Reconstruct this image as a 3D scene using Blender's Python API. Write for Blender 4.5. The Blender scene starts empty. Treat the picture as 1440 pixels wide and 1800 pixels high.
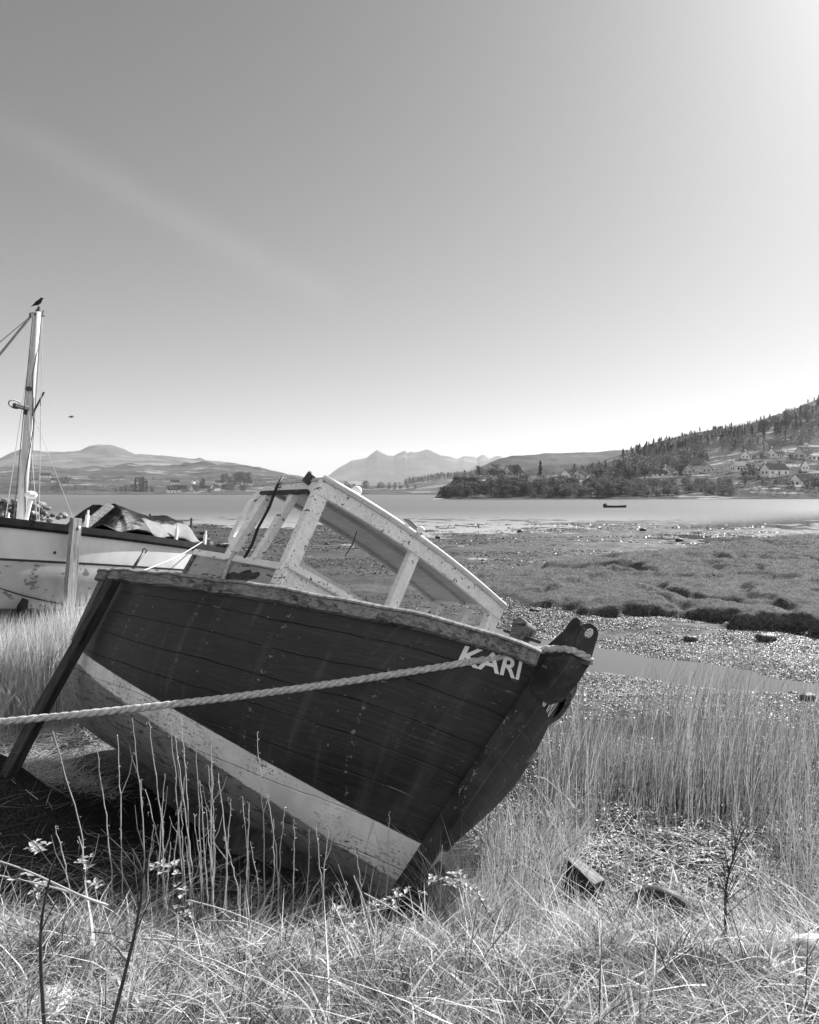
import bpy, math, random
import numpy as np
from mathutils import Vector, Matrix
R_ = math.radians
S = bpy.context.scene
C = S.collection
rng = np.random.default_rng(7)
random.seed(7)

# ------------------------------------------------------------------ camera
FP, CX, HZ = 1444.0, 720.0, 865.0          # focal length in photo pixels, centre column, horizon row
cam = bpy.data.cameras.new('camera')
cam_o = bpy.data.objects.new('camera', cam)
C.objects.link(cam_o)
cam.sensor_fit = 'HORIZONTAL'
cam.sensor_width = 36.0
cam.lens = 36.0 * FP / 1440.0
cam.shift_y = (HZ - 900.0) / 1440.0
cam.clip_start = 0.05
cam.clip_end = 40000
cam_o.rotation_euler = (R_(90), 0, 0)       # eye at the origin, looking along +Y
S.camera = cam_o

# ------------------------------------------------------------------ light
SUN_AZ, SUN_EL = 41.0, 36.0                 # azimuth to the right of the view axis, elevation
SUN_STRENGTH, SKY_STRENGTH, EXPOSURE = 5.0, 0.050, 1.25
w = bpy.data.worlds.new('World')
S.world = w
w.use_nodes = True
nt = w.node_tree
nt.nodes.clear()
sky = nt.nodes.new('ShaderNodeTexSky')
sky.sky_type = 'NISHITA'
sky.sun_disc = False
sky.sun_elevation = R_(SUN_EL)
sky.sun_rotation = R_(SUN_AZ)
sky.air_density = 1.0
sky.dust_density = 0.95
sky.ozone_density = 1.0
# black and white film behind a red filter: only the red part of the sky counts
sep = nt.nodes.new('ShaderNodeSeparateColor')
nt.links.new(sky.outputs[0], sep.inputs[0])
mixr = nt.nodes.new('ShaderNodeMath'); mixr.operation = 'MULTIPLY'; mixr.inputs[1].default_value = 0.8
nt.links.new(sep.outputs[0], mixr.inputs[0])
mixg = nt.nodes.new('ShaderNodeMath'); mixg.operation = 'MULTIPLY_ADD'; mixg.inputs[1].default_value = 0.2
nt.links.new(sep.outputs[1], mixg.inputs[0]); nt.links.new(mixr.outputs[0], mixg.inputs[2])
# a faint old vapour trail high in the sky
tc = nt.nodes.new('ShaderNodeTexCoord')
def wmath(op, a, b=None, c=None):
    n = nt.nodes.new('ShaderNodeMath'); n.operation = op
    for i, v in enumerate((a, b, c)):
        if v is None: continue
        if hasattr(v, 'links'): nt.links.new(v, n.inputs[i])
        else: n.inputs[i].default_value = v
    return n.outputs[0]
def pix_dir(px, py):
    return Vector(((px - CX) / FP, 1.0, (HZ - py) / FP)).normalized()
trail_a, trail_b = pix_dir(-60, 185), pix_dir(480, 470)
trail_n = trail_a.cross(trail_b).normalized()
trail_m = (trail_a + trail_b).normalized()
dn = nt.nodes.new('ShaderNodeVectorMath'); dn.operation = 'DOT_PRODUCT'; dn.inputs[1].default_value = trail_n
nt.links.new(tc.outputs['Generated'], dn.inputs[0])
dm = nt.nodes.new('ShaderNodeVectorMath'); dm.operation = 'DOT_PRODUCT'; dm.inputs[1].default_value = trail_m
nt.links.new(tc.outputs['Generated'], dm.inputs[0])
nz = nt.nodes.new('ShaderNodeTexNoise'); nz.inputs['Scale'].default_value = 9; nz.inputs['Detail'].default_value = 4
nt.links.new(tc.outputs['Generated'], nz.inputs['Vector'])
off = wmath('MULTIPLY_ADD', wmath('SUBTRACT', nz.outputs[0], 0.5), 0.03, dn.outputs['Value'])
g = wmath('EXPONENT', wmath('MULTIPLY', wmath('MULTIPLY', off, off), -1.0 / (0.016 ** 2)))
along = wmath('MULTIPLY_ADD', wmath('SUBTRACT', 1.0, dm.outputs['Value']), -26.0, 1.0)
along = wmath('MAXIMUM', along, 0.0)
streak = wmath('MULTIPLY', wmath('MULTIPLY', g, along), wmath('MULTIPLY', nz.outputs[0], 0.36))
lum = wmath('MULTIPLY', mixg.outputs[0], wmath('ADD', streak, 1.0))
# added bright clouds in the unseen sky behind the camera, filling the boat's shade
sepd = nt.nodes.new('ShaderNodeSeparateXYZ'); nt.links.new(tc.outputs['Generated'], sepd.inputs[0])
cn = nt.nodes.new('ShaderNodeTexNoise'); cn.inputs['Scale'].default_value = 3.2; cn.inputs['Detail'].default_value = 7; cn.inputs['Roughness'].default_value = 0.6
nt.links.new(tc.outputs['Generated'], cn.inputs['Vector'])
def wramp(f, a, b):
    n = nt.nodes.new('ShaderNodeMapRange'); n.interpolation_type = 'SMOOTHSTEP'
    nt.links.new(f, n.inputs[0]); n.inputs[1].default_value = a; n.inputs[2].default_value = b
    return n.outputs[0]
behind = wmath('MULTIPLY', wramp(sepd.outputs[1], -0.15, -0.5), wramp(sepd.outputs[2], 0.02, 0.12))
fill_cloud = wmath('MULTIPLY', behind, wramp(cn.outputs[0], 0.40, 0.50))
cl_mix = nt.nodes.new('ShaderNodeMix'); cl_mix.data_type = 'FLOAT'
nt.links.new(fill_cloud, cl_mix.inputs[0]); nt.links.new(lum, cl_mix.inputs[2]); cl_mix.inputs[3].default_value = 13.0
lum = cl_mix.outputs[0]
lum = wmath('MULTIPLY', wmath('POWER', lum, 0.88), 1.0)   # soft shoulder of the film
bg = nt.nodes.new('ShaderNodeBackground')
bg.inputs['Strength'].default_value = SKY_STRENGTH
comb = nt.nodes.new('ShaderNodeCombineColor')
for i in range(3): nt.links.new(lum, comb.inputs[i])
nt.links.new(comb.outputs[0], bg.inputs['Color'])
wo = nt.nodes.new('ShaderNodeOutputWorld')
nt.links.new(bg.outputs[0], wo.inputs['Surface'])

sun = bpy.data.lights.new('sun', 'SUN')
sun.energy = SUN_STRENGTH
sun.angle = R_(0.53)
sun.color = (1.0, 1.0, 1.0)
sun_o = bpy.data.objects.new('sun', sun)
C.objects.link(sun_o)
to_sun = Vector((math.sin(R_(SUN_AZ)) * math.cos(R_(SUN_EL)), math.cos(R_(SUN_AZ)) * math.cos(R_(SUN_EL)), math.sin(R_(SUN_EL))))
sun_o.rotation_euler = (-to_sun).to_track_quat('-Z', 'Y').to_euler()
S.view_settings.view_transform = 'Standard'
S.view_settings.look = 'None'
S.view_settings.exposure = EXPOSURE
S.view_settings.gamma = 1.0
S.view_settings.use_curve_mapping = False
S.cycles.use_denoising = True
S.cycles.max_bounces = 6
S.cycles.volume_bounces = 1
S.cycles.transparent_max_bounces = 6
S.cycles.sample_clamp_indirect = 4.0
S.cycles.blur_glossy = 0.5

# ------------------------------------------------------------------ materials (all grey: the photograph is black and white)
class NT:
    def __init__(s, name, rough=0.8, spec=0.3):
        s.m = bpy.data.materials.new(name); s.m.use_nodes = True
        s.t = s.m.node_tree; s.b = s.t.nodes['Principled BSDF']
        s.b.inputs['Roughness'].default_value = rough
        s.b.inputs['Specular IOR Level'].default_value = spec
    def n(s, typ, **kw):
        x = s.t.nodes.new(typ)
        for k, v in kw.items(): setattr(x, k, v)
        return x
    def lk(s, a, b): s.t.links.new(a, b)
    def val(s, inp, v):
        if hasattr(v, 'links'): s.lk(v, inp)
        else: inp.default_value = v
    def coord(s, kind='Object', scale=(1, 1, 1)):
        c = s.n('ShaderNodeTexCoord'); m = s.n('ShaderNodeMapping')
        m.inputs['Scale'].default_value = scale
        s.lk(c.outputs[kind], m.inputs['Vector'])
        return m.outputs[0]
    def noise(s, vec, scale, detail=4, rough=0.55, dist=0.0):
        x = s.n('ShaderNodeTexNoise'); s.lk(vec, x.inputs['Vector'])
        x.inputs['Scale'].default_value = scale; x.inputs['Detail'].default_value = detail
        x.inputs['Roughness'].default_value = rough; x.inputs['Distortion'].default_value = dist
        return x.outputs[0]
    def math(s, op, a, b=None, c=None, clamp=False):
        x = s.n('ShaderNodeMath', operation=op, use_clamp=clamp)
        for i, v in enumerate((a, b, c)):
            if v is not None: s.val(x.inputs[i], v)
        return x.outputs[0]
    def ramp(s, f, a, b):                    # smooth step of f from a to b
        x = s.n('ShaderNodeMapRange', interpolation_type='SMOOTHSTEP')
        s.val(x.inputs[0], f); x.inputs[1].default_value = a; x.inputs[2].default_value = b
        return x.outputs[0]
    def mix(s, f, a, b):                     # grey values
        x = s.n('ShaderNodeMix', data_type='FLOAT')
        s.val(x.inputs[0], f); s.val(x.inputs[2], a); s.val(x.inputs[3], b)
        return x.outputs[0]
    def color(s, v):
        c = s.n('ShaderNodeCombineColor')
        for i in range(3): s.val(c.inputs[i], v)
        s.lk(c.outputs[0], s.b.inputs['Base Color'])
        return c.outputs[0]
    def bump(s, h, strength=0.5, dist=0.01):
        b = s.n('ShaderNodeBump'); b.inputs['Strength'].default_value = strength; b.inputs['Distance'].default_value = dist
        s.lk(h, b.inputs['Height']); s.lk(b.outputs[0], s.b.inputs['Normal'])
    def attr(s, name):
        a = s.n('ShaderNodeAttribute'); a.attribute_name = name
        return a.outputs['Fac']

def plain(name, lo, hi, scale=6.0, rough=0.8, spec=0.3, stretch=(1, 1, 1), bump=0.2, bdist=0.004):
    k = NT(name, rough, spec)
    v = k.coord('Object', stretch)
    f = k.noise(v, scale, 6, 0.6)
    k.color(k.mix(k.ramp(f, 0.3, 0.7), lo, hi))
    if bump: k.bump(k.noise(v, scale * 4, 4), bump, bdist)
    return k.m

def foliage(name, lo, hi, trans=0.4, rough=0.6):
    k = NT(name, rough, 0.25)
    a = k.attr('tone')
    g = k.mix(a, lo, hi)
    col = k.color(g)
    tr = k.n('ShaderNodeBsdfTranslucent'); k.lk(col, tr.inputs[0])
    ms = k.n('ShaderNodeMixShader'); ms.inputs[0].default_value = trans
    k.lk(k.b.outputs[0], ms.inputs[1]); k.lk(tr.outputs[0], ms.inputs[2])
    k.lk(ms.outputs[0], k.t.nodes['Material Output'].inputs['Surface'])
    return k.m

def painted_wood(name, paint, wood, stretch=(1.5, 12, 12), wear=0.62, rough=0.6):
    k = NT(name, rough, 0.3)
    v = k.coord('Object', stretch); u = k.coord('Object')
    grain = k.noise(v, 3.0, 8, 0.65, 0.4)
    big = k.noise(u, 5.0, 5, 0.6)
    fleck = k.noise(u, 26.0, 6, 0.7)
    base = k.mix(k.ramp(big, 0.3, 0.72), paint * 0.86, paint)
    base = k.math('MULTIPLY', base, k.mix(k.ramp(grain, 0.38, 0.58), 0.84, 1.0))
    patchy = k.math('MULTIPLY', k.math('SUBTRACT', k.noise(u, 3.0, 3), 0.5), 0.16)
    worn = k.ramp(k.math('ADD', k.math('ADD', k.math('MULTIPLY', grain, 0.68), k.math('MULTIPLY', fleck, 0.36)), patchy), wear, wear + 0.035)
    k.color(k.mix(worn, base, k.mix(grain, wood * 0.5, wood * 1.3)))
    k.bump(k.math('SUBTRACT', k.math('MULTIPLY', grain, 0.5), worn), 0.4, 0.003)
    return k.m

def bare_wood(name, lo, hi, stretch=(1.2, 14, 14), rough=0.8):
    k = NT(name, rough, 0.25)
    v = k.coord('Object', stretch)
    g1 = k.noise(v, 2.5, 8, 0.7, 1.2); g2 = k.noise(k.coord('Object'), 4.0, 4)
    f = k.math('ADD', k.math('MULTIPLY', g1, 0.75), k.math('MULTIPLY', g2, 0.25))
    k.color(k.mix(k.ramp(f, 0.36, 0.62), lo, hi))
    k.bump(g1, 0.5, 0.004)
    return k.m

M = {}
M['cabin'] = painted_wood('weathered_white_paint', 0.88, 0.08, wear=0.590)
M['cabin_in'] = painted_wood('inside_paint', 0.55, 0.14, wear=0.64)
M['trunk'] = painted_wood('flaking_grey_paint', 0.40, 0.06, wear=0.565)
M['rail'] = bare_wood('rail_wood', 0.03, 0.24)
M['timber'] = bare_wood('dark_timber', 0.012, 0.06, (10, 10, 1.0))
M['pale_timber'] = bare_wood('pale_timber', 0.10, 0.30, (12, 12, 1.0))
k = NT('stem_black', 0.55, 0.35)
vec = k.coord('Object'); fl = k.noise(vec, 30, 6, 0.72)
sc_ = k.math('MULTIPLY', k.ramp(fl, 0.585, 0.63), k.ramp(k.noise(vec, 5, 4), 0.46, 0.6))
k.color(k.mix(sc_, k.mix(k.ramp(k.noise(vec, 8, 5), 0.3, 0.7), 0.012, 0.045), 0.26))
k.bump(k.math('SUBTRACT', k.noise(vec, 12, 5, .65), sc_), 0.7, 0.008)
M['stem'] = k.m
M['iron'] = plain('dark_iron', 0.02, 0.06, 30, 0.5, 0.5)
M['letter'] = plain('white_letter_paint', 0.66, 0.75, 40, 0.5, 0.4, bump=0)
M['white'] = plain('white_gloss', 0.7, 0.8, 5, 0.35, 0.5, bump=0)
M['rope'] = plain('pale_rope', 0.30, 0.55, 60, 0.9, 0.1, bump=0.6, bdist=0.003)
M['black'] = plain('black_rubber', 0.01, 0.025, 10, 0.6, 0.3)

# ------------------------------------------------------------------ mesh helpers
def mesh_from(name, V, Fc, mats=(), smooth=False):
    me = bpy.data.meshes.new(name)
    me.from_pydata([tuple(map(float, v)) for v in V], [], [tuple(map(int, f)) for f in Fc])
    for m in mats: me.materials.append(m)
    if smooth: me.polygons.foreach_set('use_smooth', [True] * len(me.polygons))
    me.update()
    return me

def fast_mesh(name, V, loops, starts, totals, mats=(), tone=None, smooth=False, mat_idx=None):
    """V (n,3), loops flat vertex indices, starts/totals per face"""
    me = bpy.data.meshes.new(name)
    me.vertices.add(len(V)); me.vertices.foreach_set('co', np.asarray(V, np.float32).ravel())
    me.loops.add(len(loops)); me.loops.foreach_set('vertex_index', np.asarray(loops, np.int32))
    me.polygons.add(len(starts)); me.polygons.foreach_set('loop_start', np.asarray(starts, np.int32))
    if mat_idx is not None: me.polygons.foreach_set('material_index', np.asarray(mat_idx, np.int32))
    for m in mats: me.materials.append(m)
    if smooth: me.polygons.foreach_set('use_smooth', np.ones(len(starts), bool))
    me.update(calc_edges=True)
    if tone is not None:
        a = me.attributes.new('tone', 'FLOAT', 'POINT'); a.data.foreach_set('value', np.asarray(tone, np.float32))
    return me

def grid_mesh(name, P, mats=(), smooth=True, attrs=None):
    """P (n,m,3)"""
    n, m = P.shape[:2]
    i = np.arange(n * m).reshape(n, m)
    q = np.stack([i[:-1, :-1], i[:-1, 1:], i[1:, 1:], i[1:, :-1]], -1).reshape(-1, 4)
    me = fast_mesh(name, P.reshape(-1, 3), q.ravel(), np.arange(len(q)) * 4, None, mats, smooth=smooth)
    for k, a in (attrs or {}).items():
        at = me.attributes.new(k, 'FLOAT', 'POINT'); at.data.foreach_set('value', np.asarray(a, np.float32).ravel())
    return me

def link(name, me, parent=None):
    o = bpy.data.objects.new(name, me)
    C.objects.link(o)
    if parent is not None: o.parent = parent
    return o

def tag(o, label=None, cat=None, group=None, kind=None):
    if label: o['label'] = label
    if cat: o['category'] = cat
    if group: o['group'] = group
    if kind: o['kind'] = kind
    return o

def empty(name, loc=(0, 0, 0), label=None, cat=None, group=None):
    o = bpy.data.objects.new(name, None); C.objects.link(o); o.location = loc
    o.empty_display_size = 0.1
    return tag(o, label, cat, group)

class MB:
    """collects shapes and becomes ONE mesh"""
    def __init__(s): s.v = []; s.f = []; s.mi = []; s.cur = 0
    def add(s, V, Fc):
        b = len(s.v); s.v += [tuple(map(float, x)) for x in V]
        for f in Fc: s.f.append(tuple(int(i) + b for i in f)); s.mi.append(s.cur)
        return s
    def box(s, c, size, rot=None, taper=1.0):
        hx, hy, hz = [x / 2 for x in size]
        V = []
        for z, t in ((-hz, 1.0), (hz, taper)):
            for x, y in ((-hx, -hy), (hx, -hy), (hx, hy), (-hx, hy)): V.append(Vector((x * t, y * t, z)))
        if rot is not None: V = [rot @ v for v in V]
        c = Vector(c)
        return s.add([v + c for v in V], [(3, 2, 1, 0), (4, 5, 6, 7), (0, 1, 5, 4), (1, 2, 6, 5), (2, 3, 7, 6), (3, 0, 4, 7)])
    def beam(s, a, b, wd, th, up=(0, 0, 1)):
        """bar from a to b; wd across 'side' = axis x up, th along up"""
        a, b = Vector(a), Vector(b); d = (b - a).normalized(); up = Vector(up)
        sd = d.cross(up).normalized(); u = sd.cross(d).normalized()
        V = []
        for p in (a, b):
            for i, j in ((-1, -1), (1, -1), (1, 1), (-1, 1)): V.append(p + sd * (i * wd / 2) + u * (j * th / 2))
        return s.add(V, [(0, 1, 2, 3), (7, 6, 5, 4), (4, 5, 1, 0), (5, 6, 2, 1), (6, 7, 3, 2), (7, 4, 0, 3)])
    def tube(s, pts, r, n=8, cap=True):
        pts = [Vector(p) for p in pts]
        rs = r if hasattr(r, '__len__') else [r] * len(pts)
        V = []; Fc = []
        prev = None
        for i, p in enumerate(pts):
            d = (pts[min(i + 1, len(pts) - 1)] - pts[max(i - 1, 0)]).normalized()
            if prev is None:
                a = Vector((0, 0, 1)) if abs(d.z) < 0.9 else Vector((1, 0, 0))
                sd = d.cross(a).normalized()
            else:
                sd = (prev - d * prev.dot(d)).normalized()
            prev = sd; u = d.cross(sd)
            for k in range(n):
                t = 2 * math.pi * k / n
                V.append(p + (sd * math.cos(t) + u * math.sin(t)) * rs[i])
        for i in range(len(pts) - 1):
            for k in range(n):
                a = i * n + k; b = i * n + (k + 1) % n
                Fc.append((a, b, b + n, a + n))
        if cap: Fc.append(tuple(range(n - 1, -1, -1))); Fc.append(tuple(range((len(pts) - 1) * n, len(pts) * n)))
        return s.add(V, Fc)
    def prism(s, outline, d):
        """outline: list of 3D points (planar), extruded by vector d"""
        n = len(outline); d = Vector(d); o = [Vector(p) for p in outline]
        return s.add(o + [p + d for p in o], [tuple(range(n - 1, -1, -1)), tuple(range(n, 2 * n))] + [(i, (i + 1) % n, (i + 1) % n + n, i + n) for i in range(n)])
    def ball(s, c, r, nu=14, nv=9, sq=(1, 1, 1), rot=None):
        V = []; Fc = []
        c = Vector(c)
        for i in range(nv + 1):
            ph = math.pi * i / nv
            for j in range(nu):
                th = 2 * math.pi * j / nu
                p = Vector((r * sq[0] * math.sin(ph) * math.cos(th), r * sq[1] * math.sin(ph) * math.sin(th), r * sq[2] * math.cos(ph)))
                if rot is not None: p = rot @ p
                V.append(c + p)
        for i in range(nv):
            for j in range(nu):
                a = i * nu + j; b = i * nu + (j + 1) % nu
                Fc.append((a, a + nu, b + nu, b))
        return s.add(V, Fc)
    def build(s, name, mat, parent=None, smooth=False, bevel=0.0, loc=None):
        mats = mat if isinstance(mat, (list, tuple)) else [mat]
        me = mesh_from(name, s.v, s.f, mats, smooth)
        if len(mats) > 1: me.polygons.foreach_set('material_index', s.mi)
        o = link(name, me, parent)
        if loc is not None: o.location = loc
        if bevel:
            b = o.modifiers.new('bevel', 'BEVEL'); b.width = bevel; b.segments = 2; b.limit_method = 'ANGLE'
        return o

# lattice value noise, vectorised
def _hash(i, j, seed):
    h = (i * 374761393 + j * 668265263 + seed * 974634599) & 0xFFFFFFFF
    h = ((h ^ (h >> 13)) * 1274126177) & 0xFFFFFFFF
    return ((h ^ (h >> 16)) & 0xFFFF) / 65535.0
def vnoise(x, y, seed=0):
    x = np.asarray(x, float); y = np.asarray(y, float)
    i = np.floor(x).astype(np.int64); j = np.floor(y).astype(np.int64)
    fx = x - i; fy = y - j
    fx = fx * fx * (3 - 2 * fx); fy = fy * fy * (3 - 2 * fy)
    a = _hash(i, j, seed); b = _hash(i + 1, j, seed); c = _hash(i, j + 1, seed); d = _hash(i + 1, j + 1, seed)
    return (a + (b - a) * fx) * (1 - fy) + (c + (d - c) * fx) * fy
def fbm(x, y, seed=0, oct=4, gain=0.5):
    s = 0; a = 1; t = 0
    for o in range(oct):
        s = s + a * vnoise(x * 2 ** o, y * 2 ** o, seed + o); t += a; a *= gain
    return s / t - 0.5
def sstep(a, b, x):
    t = np.clip((np.asarray(x, float) - a) / (b - a), 0, 1)
    return t * t * (3 - 2 * t)
WATER = -2.9
exec_parts = []

# ------------------------------------------------------------------ near ground: bank, hollow, mud flats, turf plateau
EDGE = np.array([(-0.6, 31), (0.6, 27.5), (1.6, 24.6), (2.27, 22.6), (2.92, 20.9), (3.6, 19.7), (4.6, 19.0), (5.4, 18.3), (6.07, 18.0), (6.7, 17.3), (7.4, 16.7), (8.15, 16.3), (10, 15.2), (13, 13.6), (18, 12), (30, 9)])
BACK = np.array([(-0.6, 31.4), (2.2, 32), (5.5, 34), (11.4, 40), (19.5, 49), (25, 55), (40, 66), (80, 92)])
def poly_y(P, x): return np.interp(x, P[:, 0], P[:, 1])
CREEK_A = np.array([(-6, 22), (1.5, 17.2), (2.6, 14.6), (3.1, 14.2), (4.3, 13.2), (5.8, 11.75), (8, 9.9), (14, 6)])
def ground_z(X, Y, detail=True):
    X = np.asarray(X, float); Y = np.asarray(Y, float)
    mid = np.interp(Y, [0, 2.35, 2.75, 3.3, 4.2, 6, 8, 10, 12, 14, 20, 40, 70, 100, 140], [-1.5, -1.53, -1.58, -1.86, -2.12, -2.32, -2.48, -2.62, -2.78, -2.82, -2.81, -2.83, -2.87, -2.93, -3.3])
    lef = np.interp(Y, [0, 2.35, 2.8, 3.3, 4.2, 5.5, 7, 8, 10, 14, 20, 40, 70, 100, 140], [-1.5, -1.53, -1.56, -1.80, -2.08, -2.27, -2.28, -2.12, -1.96, -2.05, -2.70, -2.83, -2.87, -2.93, -3.3])
    m = sstep(-2.9, -0.9, X + 0.12 * (Y - 6))
    z = lef * (1 - m) + mid * m
    z = z + 0.56 * np.exp(-((X + 2.75) ** 2 + (Y - 5.3) ** 2) / .30)
    # hollow worn under the heeled hull
    z = z - 0.34 * np.exp(-(((X + 0.9) / 1.3) ** 2 + ((Y - 6.7) / 1.1) ** 2))
    if detail:
        z = z + 0.16 * np.abs(fbm(X * 2.6, Y * 2.6, 14, 2)) * sstep(1.4, 2.0, Y) * sstep(3.6, 3.0, Y) - .03 * sstep(1.4, 2.0, Y) + 0.10 * fbm(X * 1.1, Y * 1.1, 11) * sstep(1, 3, Y) + 0.06 * fbm(X * 4, Y * 4, 12, 3) * sstep(9, 5, Y)
        z = z + 0.16 * fbm(X * 0.16, Y * 0.10, 21) * sstep(18, 30, Y) + 0.10 * fbm(X * 0.7, Y * 0.45, 22, 4) * sstep(9, 16, Y)
    # creek channel
    dc = Y - poly_y(CREEK_A, X) - (1.0 * fbm(X * 0.7, X * 0 + 3, 31, 3) if detail else 0)
    ch = np.exp(-(dc / np.where(dc > 0, 1.25, 0.75)) ** 2) * sstep(0.8, 2.2, X)
    z = z - 0.22 * ch - 0.05 * np.exp(-((dc - 2.6) / 0.8) ** 2) * sstep(1.2, 2.5, X) * sstep(4.5, 3.0, X)
    # turf plateau
    nb = fbm(X * 1.3, Y * 1.3, 41, 3); nb2 = fbm(X * 0.35, Y * 0.35, 42, 3)
    d = Y - poly_y(EDGE, X) + 1.2 * nb + 1.3 * nb2 * 0.6
    bk = poly_y(BACK, X) - Y + 4 * nb2
    inside = sstep(-0.05, 0.30, d) * sstep(-1.0, 7.0, bk)
    top = np.interp(X, [-1, 2.2, 5, 8, 14], [-2.74, -2.66, -2.50, -2.38, -2.36]) - 0.0035 * np.clip(Y - 18, 0, 100)
    top = top + 0.22 * nb2 + 0.26 * np.abs(fbm(X * 1.5, Y * 1.0, 43, 3)) - 0.07
    led = fbm(X * .30, Y * .42, 46, 3); top = top - 0.12 * sstep(-.02, .03, led) * sstep(1.0, 3.0, d)
    top = top - 0.28 * 0.6 * sstep(0.05, 0.0, np.abs(fbm(X * 0.45 + 5, Y * 0.28, 44, 3))) * sstep(0.2, 1.2, d)
    # rounding at the lip and little ledges
    lump = np.abs(fbm(X * 1.25 + 9, Y * 1.25, 47, 2)) * 2
    top = top - (0.10 + 0.20 * sstep(.35, .05, lump)) * np.exp(-np.clip(d, 0, 9) / 0.45) * (d > 0)
    z = np.where(inside > 0.001, z + (np.maximum(top, z) - z) * inside, z)
    return z, np.clip(inside, 0, 1)
ny, nx = 1000, 520
t = np.linspace(0, 1, ny)
Yr = 0.9 * (150 / 0.9) ** t
U = np.linspace(-1, 1, nx)
YY, UU = np.meshgrid(Yr, U, indexing='ij')
XX = UU * (2.5 + 0.60 * YY)
ZZ, turf = ground_z(XX, YY)
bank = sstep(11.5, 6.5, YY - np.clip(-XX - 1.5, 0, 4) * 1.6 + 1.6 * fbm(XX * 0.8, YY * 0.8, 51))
k = NT('shore_ground', 0.7, 0.35)
v = k.coord('Object')
nA = k.noise(v, 2.2, 6, 0.65); nB = k.noise(v, 14, 5, 0.7); nC = k.noise(v, 60, 3, 0.6)
nF = k.noise(k.coord('Object', (0.5, 1.0, 1)), 0.55, 5, 0.6)
mud = k.mix(k.ramp(nB, 0.38, 0.66), 0.010, 0.055)
mud = k.mix(k.ramp(nF, 0.45, 0.62), mud, k.math('MULTIPLY', mud, 1.9))
trf = k.mix(k.ramp(nB, 0.3, 0.7), 0.05, 0.16)
trf = k.mix(k.ramp(nA, 0.35, 0.65), k.math('MULTIPLY', trf, 0.7), trf)
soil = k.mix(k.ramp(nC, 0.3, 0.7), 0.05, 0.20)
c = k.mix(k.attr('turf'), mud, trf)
soil = k.mix(k.attr('thatch'), k.math('MULTIPLY', soil, 0.28), k.math('MULTIPLY', soil, 1.6))  # soil off the thatch painted darker, deepening the shade under the boat
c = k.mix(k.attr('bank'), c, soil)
k.color(c)
wet = k.math('MULTIPLY', k.math('SUBTRACT', 1.0, k.attr('turf')), k.math('SUBTRACT', 1.0, k.attr('bank')))
k.val(k.b.inputs['Roughness'], k.mix(wet, 0.95, k.mix(k.ramp(nA, 0.4, 0.6), 0.6, 0.85)))
k.val(k.b.inputs['Specular IOR Level'], k.mix(wet, 0.05, 0.16))
h = k.math('ADD', k.math('MULTIPLY', nB, 0.8), k.math('MULTIPLY', nC, 0.35))
k.bump(h, 0.8, 0.05)
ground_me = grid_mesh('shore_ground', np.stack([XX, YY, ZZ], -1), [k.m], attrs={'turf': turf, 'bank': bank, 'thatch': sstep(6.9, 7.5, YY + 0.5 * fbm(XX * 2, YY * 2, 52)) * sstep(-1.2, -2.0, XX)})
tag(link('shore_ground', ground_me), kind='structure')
def gz(x, y):
    return float(ground_z(np.array([x]), np.array([y]))[0][0])

# ------------------------------------------------------------------ water
k = NT('loch_water', 0.12, 0.5)
k.color(0.03)
k.b.inputs['IOR'].default_value = 2.7
v = k.coord('Object', (0.35, 1.0, 1))
w1 = k.noise(v, 1.1, 6, 0.65); w2 = k.noise(k.coord('Object', (0.02, 0.06, 1)), 1.0, 4, 0.6)
b = k.n('ShaderNodeBump'); b.inputs['Distance'].default_value = 0.05
k.lk(w1, b.inputs['Height'])
wn = k.n('ShaderNodeCombineXYZ')                # the wavelets lean with the breeze, showing the shore their faces
dist = k.n('ShaderNodeCameraData') if False else None
sx = k.n('ShaderNodeSeparateXYZ'); k.lk(k.coord('Object'), sx.inputs[0])
calm = k.ramp(sx.outputs[1], 40, 140)
k.val(b.inputs['Strength'], k.math('MULTIPLY', calm, k.mix(k.ramp(w2, 0.35, 0.65), 0.16, 0.30)))
k.val(wn.inputs[1], k.math('MULTIPLY', calm, -0.072)); wn.inputs[2].default_value = 1.0
wv_n = k.n('ShaderNodeVectorMath', operation='NORMALIZE'); k.lk(wn.outputs[0], wv_n.inputs[0]); k.lk(wv_n.outputs[0], b.inputs['Normal'])
k.lk(b.outputs[0], k.b.inputs['Normal'])
k.val(k.b.inputs['Roughness'], k.mix(calm, 0.05, 0.22))
wv = [(-7500, -150, WATER), (7500, -150, WATER), (7500, 9000, WATER), (-7500, 9000, WATER)]
tag(link('water', mesh_from('water', wv, [(0, 1, 2, 3)], [k.m])), kind='structure')

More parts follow.
